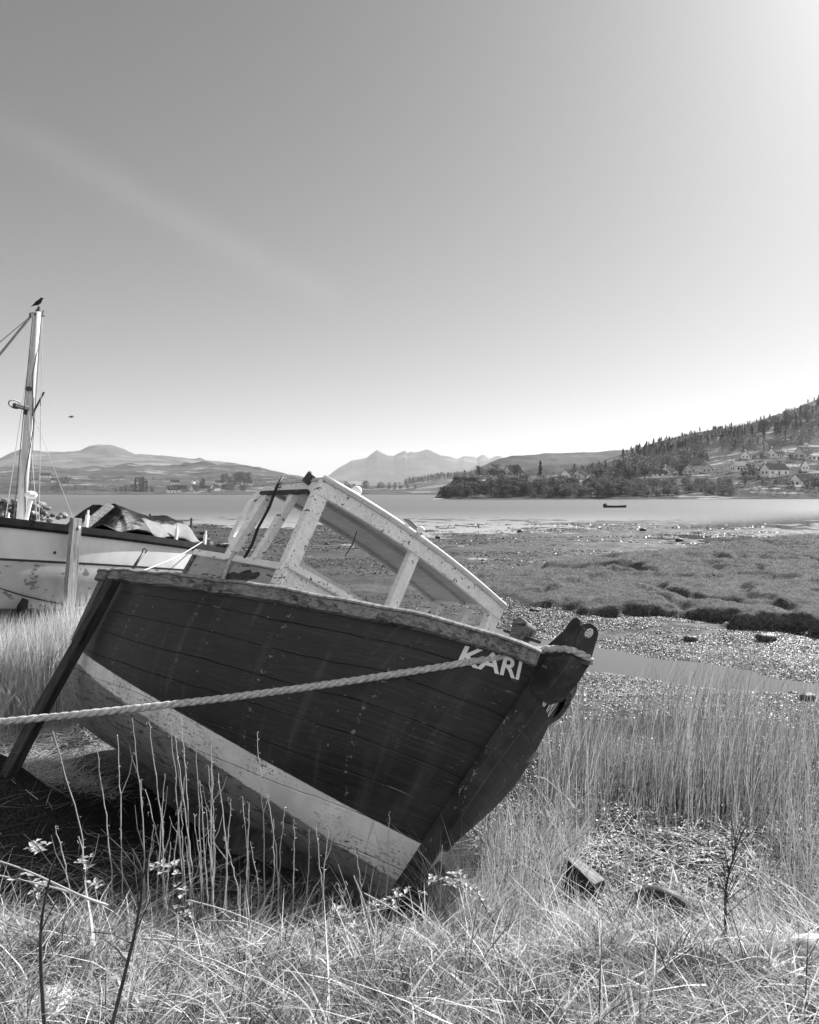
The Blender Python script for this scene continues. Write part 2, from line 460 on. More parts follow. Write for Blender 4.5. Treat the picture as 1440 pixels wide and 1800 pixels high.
# ------------------------------------------------------------------ far land, as radial height fields
class Land:
    """rows: list of (distance, [(photo column, photo row) ...]) read off the photograph -> a real surface at that distance"""
    def __init__(s, rows, px0, px1, amp=0.012, seed=60, fq=7.0):
        s.D = np.array([r[0] for r in rows], float); s.rows = [np.array(r[1], float) for r in rows]
        s.px0, s.px1, s.amp, s.seed, s.fq = px0, px1, amp, seed, fq
    def z(s, px, D, detail=True):
        px = np.asarray(px, float); D = np.asarray(D, float)
        H = np.stack([(HZ - np.interp(px, r[:, 0], r[:, 1])) / FP * d for r, d in zip(s.rows, s.D)])
        out = np.zeros(np.broadcast(px, D).shape)
        k = np.clip(np.searchsorted(s.D, D) - 1, 0, len(s.D) - 2)
        tt = np.clip((D - s.D[k]) / (s.D[k + 1] - s.D[k]), 0, 1)
        idx = np.arange(px.size).reshape(px.shape)
        Hf = H.reshape(len(s.D), -1)
        a = Hf[k.ravel(), idx.ravel()].reshape(px.shape); b2 = Hf[(k + 1).ravel(), idx.ravel()].reshape(px.shape)
        out = a + (b2 - a) * tt
        if detail:
            X = (px - CX) / FP * D
            L = s.D[-1]
            out = out + s.amp * D * fbm(X / L * s.fq * 4, D / L * s.fq * 4, s.seed, 5) * sstep(s.D[0], s.D[0] * 1.08, D) * 0.5
        return out
    def mesh(s, name, mat, ncol=300, nrow=90):
        px = np.linspace(s.px0, s.px1, ncol); D = np.interp(np.linspace(0, len(s.D) - 1, nrow), np.arange(len(s.D)), s.D)
        DD, PP = np.meshgrid(D, px, indexing='ij')
        Z = s.z(PP, DD)
        return tag(link(name, grid_mesh(name, np.stack([(PP - CX) / FP * DD, DD, Z], -1), [mat])), kind='structure')
    def at(s, px, py, lo=None, hi=None):
        """nearest point of the surface that shows at photo position px, py"""
        D = np.linspace(lo or s.D[0], hi or s.D[-1], 400); P = np.full_like(D, px)
        zz = s.z(P, D, False); yy = HZ - zz / D * FP
        i = np.argmax(yy <= py) if (yy <= py).any() else int(np.argmin(yy))
        d = D[i]
        return Vector(((px - CX) / FP * d, d, float(s.z(np.array([px]), np.array([d]))[0])))

def land_mat(name, lo, hi, scale, patch=0.5, p2=None, stretch=(1, 1, 1)):
    k = NT(name, 0.95, 0.05)
    v = k.coord('Object', stretch)
    a = k.noise(v, scale, 8, 0.65); b = k.noise(v, scale * 0.22, 5, 0.6, 0.6)
    f = k.math('ADD', k.math('MULTIPLY', a, 0.5), k.math('MULTIPLY', b, 0.5))
    c = k.mix(k.ramp(f, 0.38, 0.62), lo, hi)
    if p2:
        pn = k.noise(k.coord('Object', (0.6, 1.6, 1)), scale * 0.5, 3, 0.5, 0.4)
        c = k.mix(k.ramp(pn, patch, patch + 0.06), c, p2)
    k.color(c)
    k.bump(a, 0.6, 0.25 / scale)
    return k.m

far_peaks = Land([(5600, [(500, 868), (1000, 868)]),
                  (6000, [(500, 868), (575, 860), (620, 850), (660, 840), (720, 843), (800, 838), (860, 838), (1000, 850)]),
                  (6500, [(480, 868), (560, 850), (575, 838), (590, 826), (605, 816), (618, 809), (632, 807), (645, 803), (655, 794), (663, 788.5), (672, 794), (682, 799), (692, 800.5), (700, 796), (712, 791.5), (716, 795.5), (722, 793), (732, 795), (740, 793), (750, 790), (758, 792), (775, 800), (790, 803), (803, 807), (808, 806), (815, 802.5), (824, 803), (834, 803), (838, 805), (845, 799), (851, 797.5), (862, 804.5), (870, 801), (878, 801), (890, 806), (920, 822), (1000, 845)]),
                  (7300, [(480, 870), (1000, 868)])], 490, 980, 0.010, 61, 9)
far_peaks.mesh('mountains', land_mat('mountain_rock', 0.012, 0.10, 0.004, 0.55, 0.15), 420, 70)

left_hills = Land([(2300, [(-400, 868), (800, 868)]),
                   (2700, [(-400, 850), (0, 840), (300, 838), (520, 850), (800, 866)]),
                   (3300, [(-400, 830), (0, 812), (60, 806), (130, 803), (200, 806), (260, 808), (330, 812), (400, 822), (520, 846), (700, 862), (800, 866)]),
                   (3700, [(-400, 845), (-60, 830), (0, 806), (20, 796), (38, 788.5), (52, 790), (75, 793), (110, 794.5), (140, 792), (158, 785), (175, 781), (190, 779.5), (203, 781), (218, 787), (238, 799), (280, 801), (318, 805), (340, 808), (352, 805), (362, 809), (400, 812), (440, 817), (480, 825), (530, 836), (580, 842), (640, 848), (800, 862)]),
                   (4300, [(-400, 868), (800, 868)])], -400, 780, 0.012, 62, 9)
left_hills.mesh('hills', land_mat('far_moor', 0.02, 0.12, 0.010, 0.56, 0.16), 420, 90)

left_shore = Land([(900, [(-400, 870), (900, 870)]), (940, [(-400, 868.6), (0, 868.6), (430, 867.5), (900, 866.8)]),
                   (1050, [(-400, 862), (0, 862), (300, 863), (500, 863), (600, 864.5), (900, 865)]),
                   (1250, [(-400, 850), (0, 848), (120, 848), (300, 852), (420, 850), (520, 853), (600, 860), (700, 862), (900, 862)]),
                   (1500, [(-400, 838), (0, 836), (150, 838), (300, 842), (440, 842), (520, 846), (600, 857), (700, 859), (900, 860)]),
                   (2100, [(-400, 826), (0, 822), (30, 818), (60, 817), (120, 822), (180, 818.5), (215, 817), (240, 815.5), (290, 819), (318, 817), (340, 814), (362, 812.5), (400, 814.5), (440, 819), (480, 829), (520, 837), (575, 846), (640, 855), (900, 862)]),
                   (2400, [(-400, 868), (900, 868)])], -400, 880, 0.016, 63, 16)
left_shore.mesh('moorland', land_mat('moorland', 0.012, 0.075, 0.030, 0.58, 0.17, (0.6, 1.5, 1)), 460, 130)

mid_wood = Land([(1150, [(640, 869), (900, 869)]), (1180, [(640, 866), (720, 864), (900, 864)]),
                 (1320, [(640, 865), (720, 858), (760, 852), (790, 846), (830, 846), (900, 846)]),
                 (1500, [(640, 864), (700, 856), (716, 848), (735, 843), (770, 840), (800, 838), (830, 834), (900, 830)]), (1700, [(640, 868), (900, 868)])], 650, 900, 0.006, 64, 12)
mid_wood.mesh('wooded_rise', land_mat('pale_field', 0.05, 0.12, 0.02, 0.5, 0.17), 160, 60)

right_moor = Land([(1300, [(700, 869), (1500, 866)]), (1420, [(700, 868), (790, 850), (900, 825), (1000, 815), (1500, 800)]),
                   (1650, [(700, 868), (760, 851), (790, 839), (815, 832.5), (840, 823), (860, 814.5), (880, 806), (900, 801), (930, 799), (970, 796), (1010, 795.5), (1050, 794), (1090, 791), (1500, 780)]),
                   (1900, [(700, 870), (1500, 860)])], 740, 1200, 0.006, 65, 14)
right_moor.mesh('moor', land_mat('heather_moor', 0.022, 0.07, 0.03, 0.60, 0.11, (1, 0.5, 1)), 240, 60)

right_hill = Land([(330, [(760, 880), (1900, 880)]),
                   (343, [(765, 875.6), (800, 875.4), (1440, 875), (1900, 875)]),
                   (380, [(765, 875), (778, 864), (800, 858), (1060, 862), (1200, 864), (1300, 863), (1440, 861), (1900, 856)]),
                   (430, [(765, 875), (778, 856), (800, 844), (850, 838), (1060, 849), (1150, 852), (1300, 843), (1440, 841), (1900, 832)]),
                   (500, [(765, 875), (778, 862), (800, 842), (850, 834), (950, 836), (1060, 838), (1150, 836), (1250, 829), (1300, 820), (1440, 815), (1900, 800)]),
                   (600, [(765, 875), (800, 850), (850, 842), (950, 838), (1060, 828), (1150, 822), (1300, 800), (1440, 792), (1900, 770)]),
                   (750, [(765, 876), (950, 852), (1000, 838), (1060, 814), (1110, 800), (1200, 785), (1300, 770), (1440, 748), (1900, 690)]),
                   (900, [(765, 876), (950, 862), (1000, 846), (1040, 815), (1080, 803), (1110, 791), (1150, 777), (1190, 767), (1230, 759), (1280, 753), (1320, 744), (1360, 731), (1380, 724), (1410, 712), (1440, 698), (1500, 676), (1600, 650), (1900, 600)]),
                   (1150, [(765, 880), (1900, 860)])], 762, 1750, 0.006, 66, 18)
right_hill.mesh('hillside', land_mat('hillside_scrub', 0.018, 0.07, 0.09, 0.58, 0.26, (1, 1, 1)), 420, 150)

# ------------------------------------------------------------------ the wrecked fishing boat
# local axes: x forward (0 = stem at the sheer), y to port, z up; heeled 31 degrees to port
KS = 1.2
BP = dict(L=3.87311, a1=0.6472, a2=0.66495, rk1=0.45909, rk2=-0.063, Hf=1.1686, Ht=1.04966, rt=0.32732, c1=2.04774, c2=0.62488, c3=-2.0487,
          p0=8.40362, p1=2.6723, p2=1.07005, q=0.40106, u0=-0.93466, u1=-0.12106, u2=0.00016, l0=-1.14052, l1=-0.18902, l2=-0.00455, Hk=1.01092)
def hull_pt(t, v, side):
    t, v = np.broadcast_arrays(np.asarray(t, float), np.asarray(v, float))
    P = BP; s = 1 - t
    zs = -P['a1'] * s + P['a2'] * s * s
    zb = -P['Hf'] * t ** 2 - s ** 2 * P['Ht'] - 2 * t * s * (P['Hk'] + .1)
    z = zb + (zs - zb) * v
    h = np.maximum(-z, 0)
    xs = -(P['rk1'] * h + P['rk2'] * h * h)
    xa = -P['L'] + P['rt'] * (zs - z)
    x = xa + (xs - xa) * t
    w_ = np.maximum(s, 0) ** .6
    Y = .04 + P['c1'] * w_ + P['c2'] * w_ ** 2 + P['c3'] * w_ ** 3
    p = P['p0'] * s * s + 2 * P['p1'] * s * t + P['p2'] * t * t
    f = np.maximum(1 - (1 - np.clip(v, 0, 1)) ** p, 0) ** P['q']
    bow = np.clip((t - .72) / .22, 0, 1) * np.sin(np.pi * np.clip(v, 0, 1)) ** .8
    f = f ** (1 - .45 * bow)
    flare = .085 * np.exp(-((t - .925) / .045) ** 2) * np.sin(np.pi * np.clip((v - .30) / .68, 0, 1)) ** 1.2
    return np.stack([x, side * np.maximum(Y * f + flare, .035), z], -1) * KS
boat = empty('fishing_boat', (0, 0, 0), 'derelict dark wooden fishing boat with open white wheelhouse, heeled over in the grass', 'boat')
BR = Matrix(((0.6417, 0.67754, 0.35938), (-0.76452, 0.52781, 0.37003), (0.06103, -0.5122, 0.85669)))
BO = Vector((0.7581, 4.32, -0.8944))
boat.matrix_world = Matrix.Translation(BO) @ BR.to_4x4()
def B2W(p): return BO + BR @ Vector(p)

# hull paint: dark topsides, pale boot stripe, dull bottom paint, all worn
k = NT('hull_paint', 0.5, 0.35)
vec = k.coord('Object'); sx = k.n('ShaderNodeSeparateXYZ'); k.lk(vec, sx.inputs[0]); X_, Z_ = sx.outputs[0], sx.outputs[2]
uvn = k.n('ShaderNodeUVMap'); su = k.n('ShaderNodeSeparateXYZ'); k.lk(uvn.outputs[0], su.inputs[0]); Uc, Vc = su.outputs[0], su.outputs[1]
def uvnoise(sx_, sy_, sc, det=5, ro=0.6, dist=0.0):
    m = k.n('ShaderNodeMapping'); m.inputs['Scale'].default_value = (sx_, sy_, 1); k.lk(uvn.outputs[0], m.inputs['Vector'])
    return k.noise(m.outputs[0], sc, det, ro, dist)
edge_n = k.math('MULTIPLY', k.math('SUBTRACT', k.noise(vec, 18, 5, 0.7), 0.5), 0.035)
def band(c0, c1, c2):
    q = k.math('MULTIPLY_ADD', k.math('MULTIPLY', X_, X_), c2 / KS, k.math('MULTIPLY_ADD', X_, c1, c0 * KS))
    return k.math('ADD', k.math('SUBTRACT', Z_, q), edge_n)
up = k.ramp(k.math('ADD', band(BP['u0'], BP['u1'], BP['u2']), k.math('MULTIPLY', edge_n, -0.75)), -0.004, 0.004)
lo = k.ramp(band(BP['l0'], BP['l1'], BP['l2']), -0.006, 0.006)
plank = k.math('FRACT', k.math('MULTIPLY_ADD', Vc, 8.0, k.math('MULTIPLY', k.math('SUBTRACT', uvnoise(1, 2.5, 1.2, 3), 0.5), 0.42)))
seam_d = k.math('MINIMUM', plank, k.math('SUBTRACT', 1.0, plank))
seam = k.math('SUBTRACT', 1.0, k.ramp(seam_d, 0.0, 0.028))
seam_on = k.ramp(uvnoise(0.9, 9, 1.6, 4), 0.44, 0.58)
stern_wear = k.ramp(X_, -2.2, -4.6)
grain = uvnoise(2.0, 60, 2.2, 8, 0.68, 1.0)
blot = k.noise(vec, 3.2, 5, 0.6, 0.3)
streak_v = uvnoise(5.5, 0.55, 1.6, 5, 0.6)
dark = k.mix(k.ramp(blot, 0.35, 0.7), 0.013, 0.026)
dark = k.math('ADD', dark, k.math('MULTIPLY', k.ramp(streak_v, 0.54, 0.74), 0.034))
dark = k.math('ADD', dark, k.math('MULTIPLY', k.math('MULTIPLY', k.ramp(grain, 0.47, 0.64), k.mix(stern_wear, 0.22, 1.0)), 0.07))
fleck = uvnoise(7, 30, 3.0, 6, 0.75)
chips = k.math('MULTIPLY', k.ramp(fleck, 0.625, 0.65), k.ramp(k.noise(vec, 2.3, 3), 0.44, 0.58))
dark = k.mix(chips, dark, k.mix(grain, 0.06, 0.24))
cf = k.math('ABSOLUTE', k.math('SUBTRACT', k.math('FRACT', k.math('MULTIPLY_ADD', Uc, 1.55, k.math('MULTIPLY', k.noise(vec, 2.0, 2), 0.12))), 0.5))
frame_col = k.math('SUBTRACT', 1.0, k.ramp(cf, 0.012, 0.040))
frame_chip = k.math('MULTIPLY', frame_col, k.ramp(uvnoise(14, 16, 2.4, 5, 0.7), 0.56, 0.62))
dark = k.mix(k.math('MULTIPLY', frame_chip, 0.8), dark, 0.22)
nu = k.math('SUBTRACT', k.math('FRACT', k.math('MULTIPLY', Uc, 3.1)), 0.5); nv = k.math('SUBTRACT', k.math('FRACT', k.math('MULTIPLY_ADD', Vc, 16.0, k.math('MULTIPLY', uvnoise(1, 2.5, 1.2, 3), 0.84))), 0.5)
nail = k.math('SUBTRACT', 1.0, k.ramp(k.math('ADD', k.math('MULTIPLY', k.math('MULTIPLY', nu, nu), 0.30), k.math('MULTIPLY', k.math('MULTIPLY', nv, nv), 0.022)), 0.00007, 0.0002))
nail = k.math('MULTIPLY', nail, k.ramp(k.noise(vec, 4.5, 2), 0.5, 0.56))
dark = k.mix(nail, dark, k.mix(k.ramp(k.noise(vec, 9, 1), 0.47, 0.60), 0.004, 0.13))
lightseam = k.math('MULTIPLY', k.math('MULTIPLY', seam, k.ramp(uvnoise(1.6, 8, 2.2, 5, 0.7), 0.60, 0.66)), 0.85)
dark = k.mix(lightseam, dark, 0.20)
pale = k.mix(k.ramp(k.noise(vec, 5, 5), 0.3, 0.7), 0.62, 0.82)
pale = k.mix(k.math('MULTIPLY', k.ramp(k.math('ADD', k.math('MULTIPLY', k.noise(vec, 48, 6, 0.75), 0.6), k.math('MULTIPLY', uvnoise(4, 60, 2.4, 5, .7), 0.4)), 0.515, 0.57), k.ramp(k.noise(vec, 2.3, 4, .6), 0.42, 0.62)), pale, 0.13)
pale = k.mix(k.ramp(uvnoise(9, 0.5, 1.4, 4), 0.60, 0.78), pale, 0.30)
bott = k.mix(k.ramp(k.noise(vec, 4, 6, 0.65), 0.3, 0.7), 0.17, 0.27)
bott = k.mix(k.math('MULTIPLY', k.ramp(uvnoise(3.5, 22, 2.6, 6, 0.7), 0.52, 0.60), 0.8), bott, 0.03)
col = k.mix(up, k.mix(lo, bott, pale), dark)
col = k.mix(k.math('MULTIPLY', k.math('MULTIPLY', seam, seam_on), k.mix(up, 0.35, 0.85)), col, 0.008)
k.color(col)
k.val(k.b.inputs['Roughness'], k.mix(up, 0.7, k.mix(k.ramp(blot, 0.3, 0.7), 0.42, 0.62)))
hgt = k.math('ADD', k.math('MULTIPLY', seam, -1.0), k.math('MULTIPLY', grain, 0.35))
hgt = k.math('ADD', hgt, k.math('MULTIPLY', k.noise(vec, 1.8, 2), 1.2))
k.bump(hgt, 0.55, 0.012)
hull_mat = k.m

tt = np.concatenate([np.linspace(0, 0.9, 64), 1 - np.linspace(0.1, 0, 26)[1:] ** 1.6 * (0.1 / 0.1 ** 1.6)])
vv = np.linspace(0, 1, 46)
nt_, nv_ = len(tt), len(vv)
Vs, Fs, UVs = [], [], []
for side in (-1, 1):
    P3 = hull_pt(tt[:, None], vv[None], side)
    b0 = len(Vs) and sum(len(a) for a in Vs)
    Vs.append(P3.reshape(-1, 3))
    uu = np.repeat(P3[:, -1:, 0], nv_, 1) + (3 if side > 0 else 0)
    UVs.append(np.stack([uu, np.repeat(vv[None], nt_, 0)], -1).reshape(-1, 2))
    i = np.arange(nt_ * nv_).reshape(nt_, nv_) + (b0 or 0)
    q = np.stack([i[:-1, :-1], i[1:, :-1], i[1:, 1:], i[:-1, 1:]], -1).reshape(-1, 4)
    Fs.append(q if side < 0 else q[:, ::-1])
n1 = nt_ * nv_
s_i = np.arange(nv_); Fs.append(np.stack([s_i[:-1], s_i[1:], s_i[1:] + n1, s_i[:-1] + n1], -1))          # transom
e_i = (nt_ - 1) * nv_ + s_i; Fs.append(np.stack([e_i[1:], e_i[:-1], e_i[:-1] + n1, e_i[1:] + n1], -1))   # behind the stem
k0 = np.arange(nt_) * nv_; Fs.append(np.stack([k0[:-1], k0[:-1] + n1, k0[1:] + n1, k0[1:]], -1))         # along the keel
HV = np.concatenate(Vs); HF = np.concatenate(Fs); HUV = np.concatenate(UVs)
hm = fast_mesh('hull', HV, HF.ravel(), np.arange(len(HF)) * 4, None, [hull_mat], smooth=True)
uvl = hm.uv_layers.new(name='UVMap'); uvl.data.foreach_set('uv', HUV[HF.ravel()].astype(np.float32).ravel())
hm.validate()
hull_o = link('hull', hm, boat)
es = hull_o.modifiers.new('sharp', 'EDGE_SPLIT'); es.split_angle = R_(50)

def sheer_pt(t, side): return Vector(hull_pt(t, 1.0, side))
# gunwale: outer rubbing strake with a capping, both sides and across the stern
def sweep(name, mat, prof, ts, side, parent):
    """prof: list of (outboard, up) corners"""
    V = []; F = []
    n = len(prof)
    for t_ in ts:
        p = sheer_pt(t_, side); a = sheer_pt(max(t_ - .01, 0), side); b_ = sheer_pt(min(t_ + .01, 1), side)
        d = (b_ - a).normalized(); out = Vector((d.y, -d.x, 0)).normalized()
        if out.y * side < 0: out = -out
        wob = 0.004 * math.sin(37 * t_ + side) + 0.003 * math.sin(91 * t_)
        for o_, u_ in prof: V.append(p + out * (o_ + (wob if o_ > 0.02 else 0)) + Vector((0, 0, u_ + wob * 0.7)))
    for i in range(len(ts) - 1):
        for j in range(n):
            f = (i * n + j, i * n + (j + 1) % n, (i + 1) * n + (j + 1) % n, (i + 1) * n + j)
            F.append(f if side < 0 else f[::-1])
    F.append(tuple(range(n))[::-1] if side < 0 else tuple(range(n)))
    F.append(tuple(range((len(ts) - 1) * n, len(ts) * n)) if side < 0 else tuple(range((len(ts) - 1) * n, len(ts) * n))[::-1])
    return link(name, mesh_from(name, V, F, [mat]), parent)
ts = list(np.linspace(0, .9, 50)) + list(np.linspace(.905, .997, 18))
for side in (-1, 1):
    sweep('gunwale', M['rail'], [(0.002, -0.075), (0.034, -0.070), (0.036, -0.008), (0.002, -0.008)], ts, side, boat)
    sweep('capping', M['pale_timber'], [(-0.075, -0.006), (0.045, -0.006), (0.046, 0.004), (0.032, 0.018), (-0.075, 0.020)], ts, side, boat)
tb = MB()
a, b_ = sheer_pt(0, -1), sheer_pt(0, 1)
for i in range(8):
    y0 = a.y + (b_.y - a.y) * i / 8; y1 = a.y + (b_.y - a.y) * (i + 1) / 8
    c0 = 0.03 * (1 - (2 * i / 8 - 1) ** 2); c1 = 0.03 * (1 - (2 * (i + 1) / 8 - 1) ** 2)
    tb.beam((a.x - .02, y0, a.z + .008 + c0), (a.x - .02, y1, a.z + .008 + c1), .11, .030)
tb.build('transom_capping', M['rail'], boat)
# black fender strip down the starboard quarter
cp = [hull_pt(0.0, v_, -1) for v_ in np.linspace(0.99, 0.42, 14)]
mb = MB(); mb.tube([Vector(p) + Vector((-.022, -.006 + .01 * math.sin(i * 1.7), 0)) for i, p in enumerate(cp)], 0.020, 8)
mb.build('fender_strip', M['black'], boat, smooth=True)

# deck
tD = np.linspace(0.004, 0.975, 60)
dl = hull_pt(tD, 0.93, -1); dr = hull_pt(tD, 0.93, 1)
G = np.stack([dl + (dr - dl) * f for f in np.linspace(0.012, 0.988, 9)], 1)
G[:, :, 2] += 0.05 * (1 - np.linspace(-1, 1, 9)[None] ** 2)
link('deck', grid_mesh('deck', G, [bare_wood('deck_boards', 0.05, 0.16, (14, 1.5, 14))]), boat)

# keel and stem timbers
mb = MB()
kp = [hull_pt(t_, 0.0, -1) for t_ in np.linspace(0, 1, 14)]
for i, (a, b_) in enumerate(zip(kp[:-1], kp[1:])):
    h_ = .15 + .012 * i
    mb.beam((a[0], 0, a[2] + .02 - h_ / 2), (b_[0] + .001, 0, b_[2] + .02 - h_ / 2), .11, h_)
mb.build('keel', plain('keel_timber', 0.03, 0.09, 8, 0.8), boat)
V = []; F = []
hs = np.linspace(-0.02, 1.0, 26)
for i, f in enumerate(hs):
    v_ = 1 - f
    p = hull_pt(1.0, min(v_, 1.0), 1); q = hull_pt(1.0, min(v_ + .02, 1.0), 1); r0 = hull_pt(1.0, max(v_ - .02, 0), 1)
    d = Vector((q[0] - r0[0], 0, q[2] - r0[2])).normalized(); fw = Vector((d.z, 0, -d.x))
    c = Vector((p[0], 0, p[2]))
    out = 0.074 - .026 * f + 0.006 * math.sin(9 * f)
    for y, o_ in ((-.058, -.04), (-.048, out * .8), (-.022, out), (.022, out), (.048, out * .75), (.055, -.04)):
        V.append(c + fw * o_ + Vector((0, y, 0)))
n = 6
for i in range(len(hs) - 1):
    for j in range(n): F.append((i * n + j, (i + 1) * n + j, (i + 1) * n + (j + 1) % n, i * n + (j + 1) % n))
F.append(tuple(range(n))); F.append(tuple(range((len(hs) - 1) * n, len(hs) * n))[::-1])
so = link('stem', mesh_from('stem', V, F, [M['stem']]), boat)
# battered apron plate wrapped round the top of the stem
mb = MB()
mb.prism([(-0.02, -.07, -0.002), (0.160, -.07, 0.030), (0.172, -.07, 0.012), (0.145, -.07, -0.066), (0.074, -.07, -0.185), (0.0, -.07, -0.215), (-0.07, -.07, -0.15)], (0, .14, 0))
mb.build('stem_apron', M['stem'], boat, bevel=0.012)
# stem head: two cheeks and a rounded eye through which one sees the water
mb = MB()
ol = [(-0.075, -.052, 0.012), (-0.035, -.052, 0.072), (0.035, -.052, 0.150), (0.062, -.052, 0.212), (0.078, -.052, 0.234), (0.10, -.052, 0.243), (0.125, -.052, 0.235), (0.135, -.052, 0.20), (0.128, -.052, 0.13), (0.135, -.052, 0.012)]
mb.prism(ol, (0, .045, 0))
mb.build('stem_head', M['stem'], boat, bevel=0.008)
V = []; F = []
n = 28
ce, e1, e2 = Vector((.148, .018, 0)), Vector((.7071, .7071, 0)), Vector((.7071, -.7071, 0))
for i in range(n):
    t_ = 2 * math.pi * i / n; ca, sa = math.cos(t_), math.sin(t_)
    if sa > -.02: ox, oz = .050 * ca, .180 + .052 * sa
    else: ox, oz = .050 * max(-1, min(1, ca * 2.2)), .180 - .165 * min(1, -sa * 1.3)
    hx, hz = .004 + .021 * ca + .008 * sa, .186 + .036 * sa
    for y in (-.022, .022):
        V.append(ce + e1 * ox + e2 * y + Vector((0, 0, oz))); V.append(ce + e1 * hx + e2 * y + Vector((0, 0, hz)))
for i in range(n):
    a = i * 4; b_ = ((i + 1) % n) * 4
    F += [(a, b_, b_ + 1, a + 1), (a + 2, a + 3, b_ + 3, b_ + 2), (a, a + 2, b_ + 2, b_), (a + 1, b_ + 1, b_ + 3, a + 3)]
eye = link('mooring_eye', mesh_from('mooring_eye', V, F, [M['stem']]), boat)

# lettering on both bows
def hull_text(txt, quad_w, v4, side, name):
    cu = bpy.data.curves.new(name, 'FONT'); cu.body = txt; cu.offset = 0.022; cu.resolution_u = 3
    tmp = bpy.data.objects.new(name + '_curve', cu); C.objects.link(tmp)
    bpy.context.view_layer.update()
    me = bpy.data.meshes.new_from_object(tmp.evaluated_get(bpy.context.evaluated_depsgraph_get()))
    bpy.data.objects.remove(tmp); 
    import bmesh
    bm = bmesh.new(); bm.from_mesh(me)
    bmesh.ops.triangulate(bm, faces=bm.faces[:])
    for _ in range(2): bmesh.ops.subdivide_edges(bm, edges=[e for e in bm.edges if e.calc_length() > .08], cuts=1)
    co = np.array([v.co[:] for v in bm.verts]); x0, x1 = co[:, 0].min(), co[:, 0].max(); y0, y1 = co[:, 1].min(), co[:, 1].max()
    (wTL, wTR, wBR, wBL), (vTL, vTR, vBR, vBL) = quad_w, v4
    for v in bm.verts:
        a = (v.co.x - x0) / (x1 - x0); b2 = (v.co.y - y0) / (y1 - y0)
        ww = (wBL * (1 - a) + wBR * a) * (1 - b2) + (wTL * (1 - a) + wTR * a) * b2
        v_ = (vBL * (1 - a) + vBR * a) * (1 - b2) + (vTL * (1 - a) + vTR * a) * b2
        t_ = 1 - max(ww, 1e-4) ** (1 / .6)
        p = Vector(hull_pt(t_, v_, side)); pa = Vector(hull_pt(t_ - .004, v_, side)); pb = Vector(hull_pt(t_, v_ - .02, side))
        nrm = (pa - p).cross(pb - p).normalized()
        if nrm.y * side < 0: nrm = -nrm
        v.co = p + nrm * .006
    bm.to_mesh(me); bm.free()
    me.materials.clear(); me.materials.append(M['letter'])
    return link(name, me, boat)
hull_text('KARI', (.145, .047, .030, .138), (.940, .955, .888, .868), -1, 'name_lettering')
hull_text('KARI', (.012, .104, .104, .012), (.93, .93, .86, .86), 1, 'name_lettering')

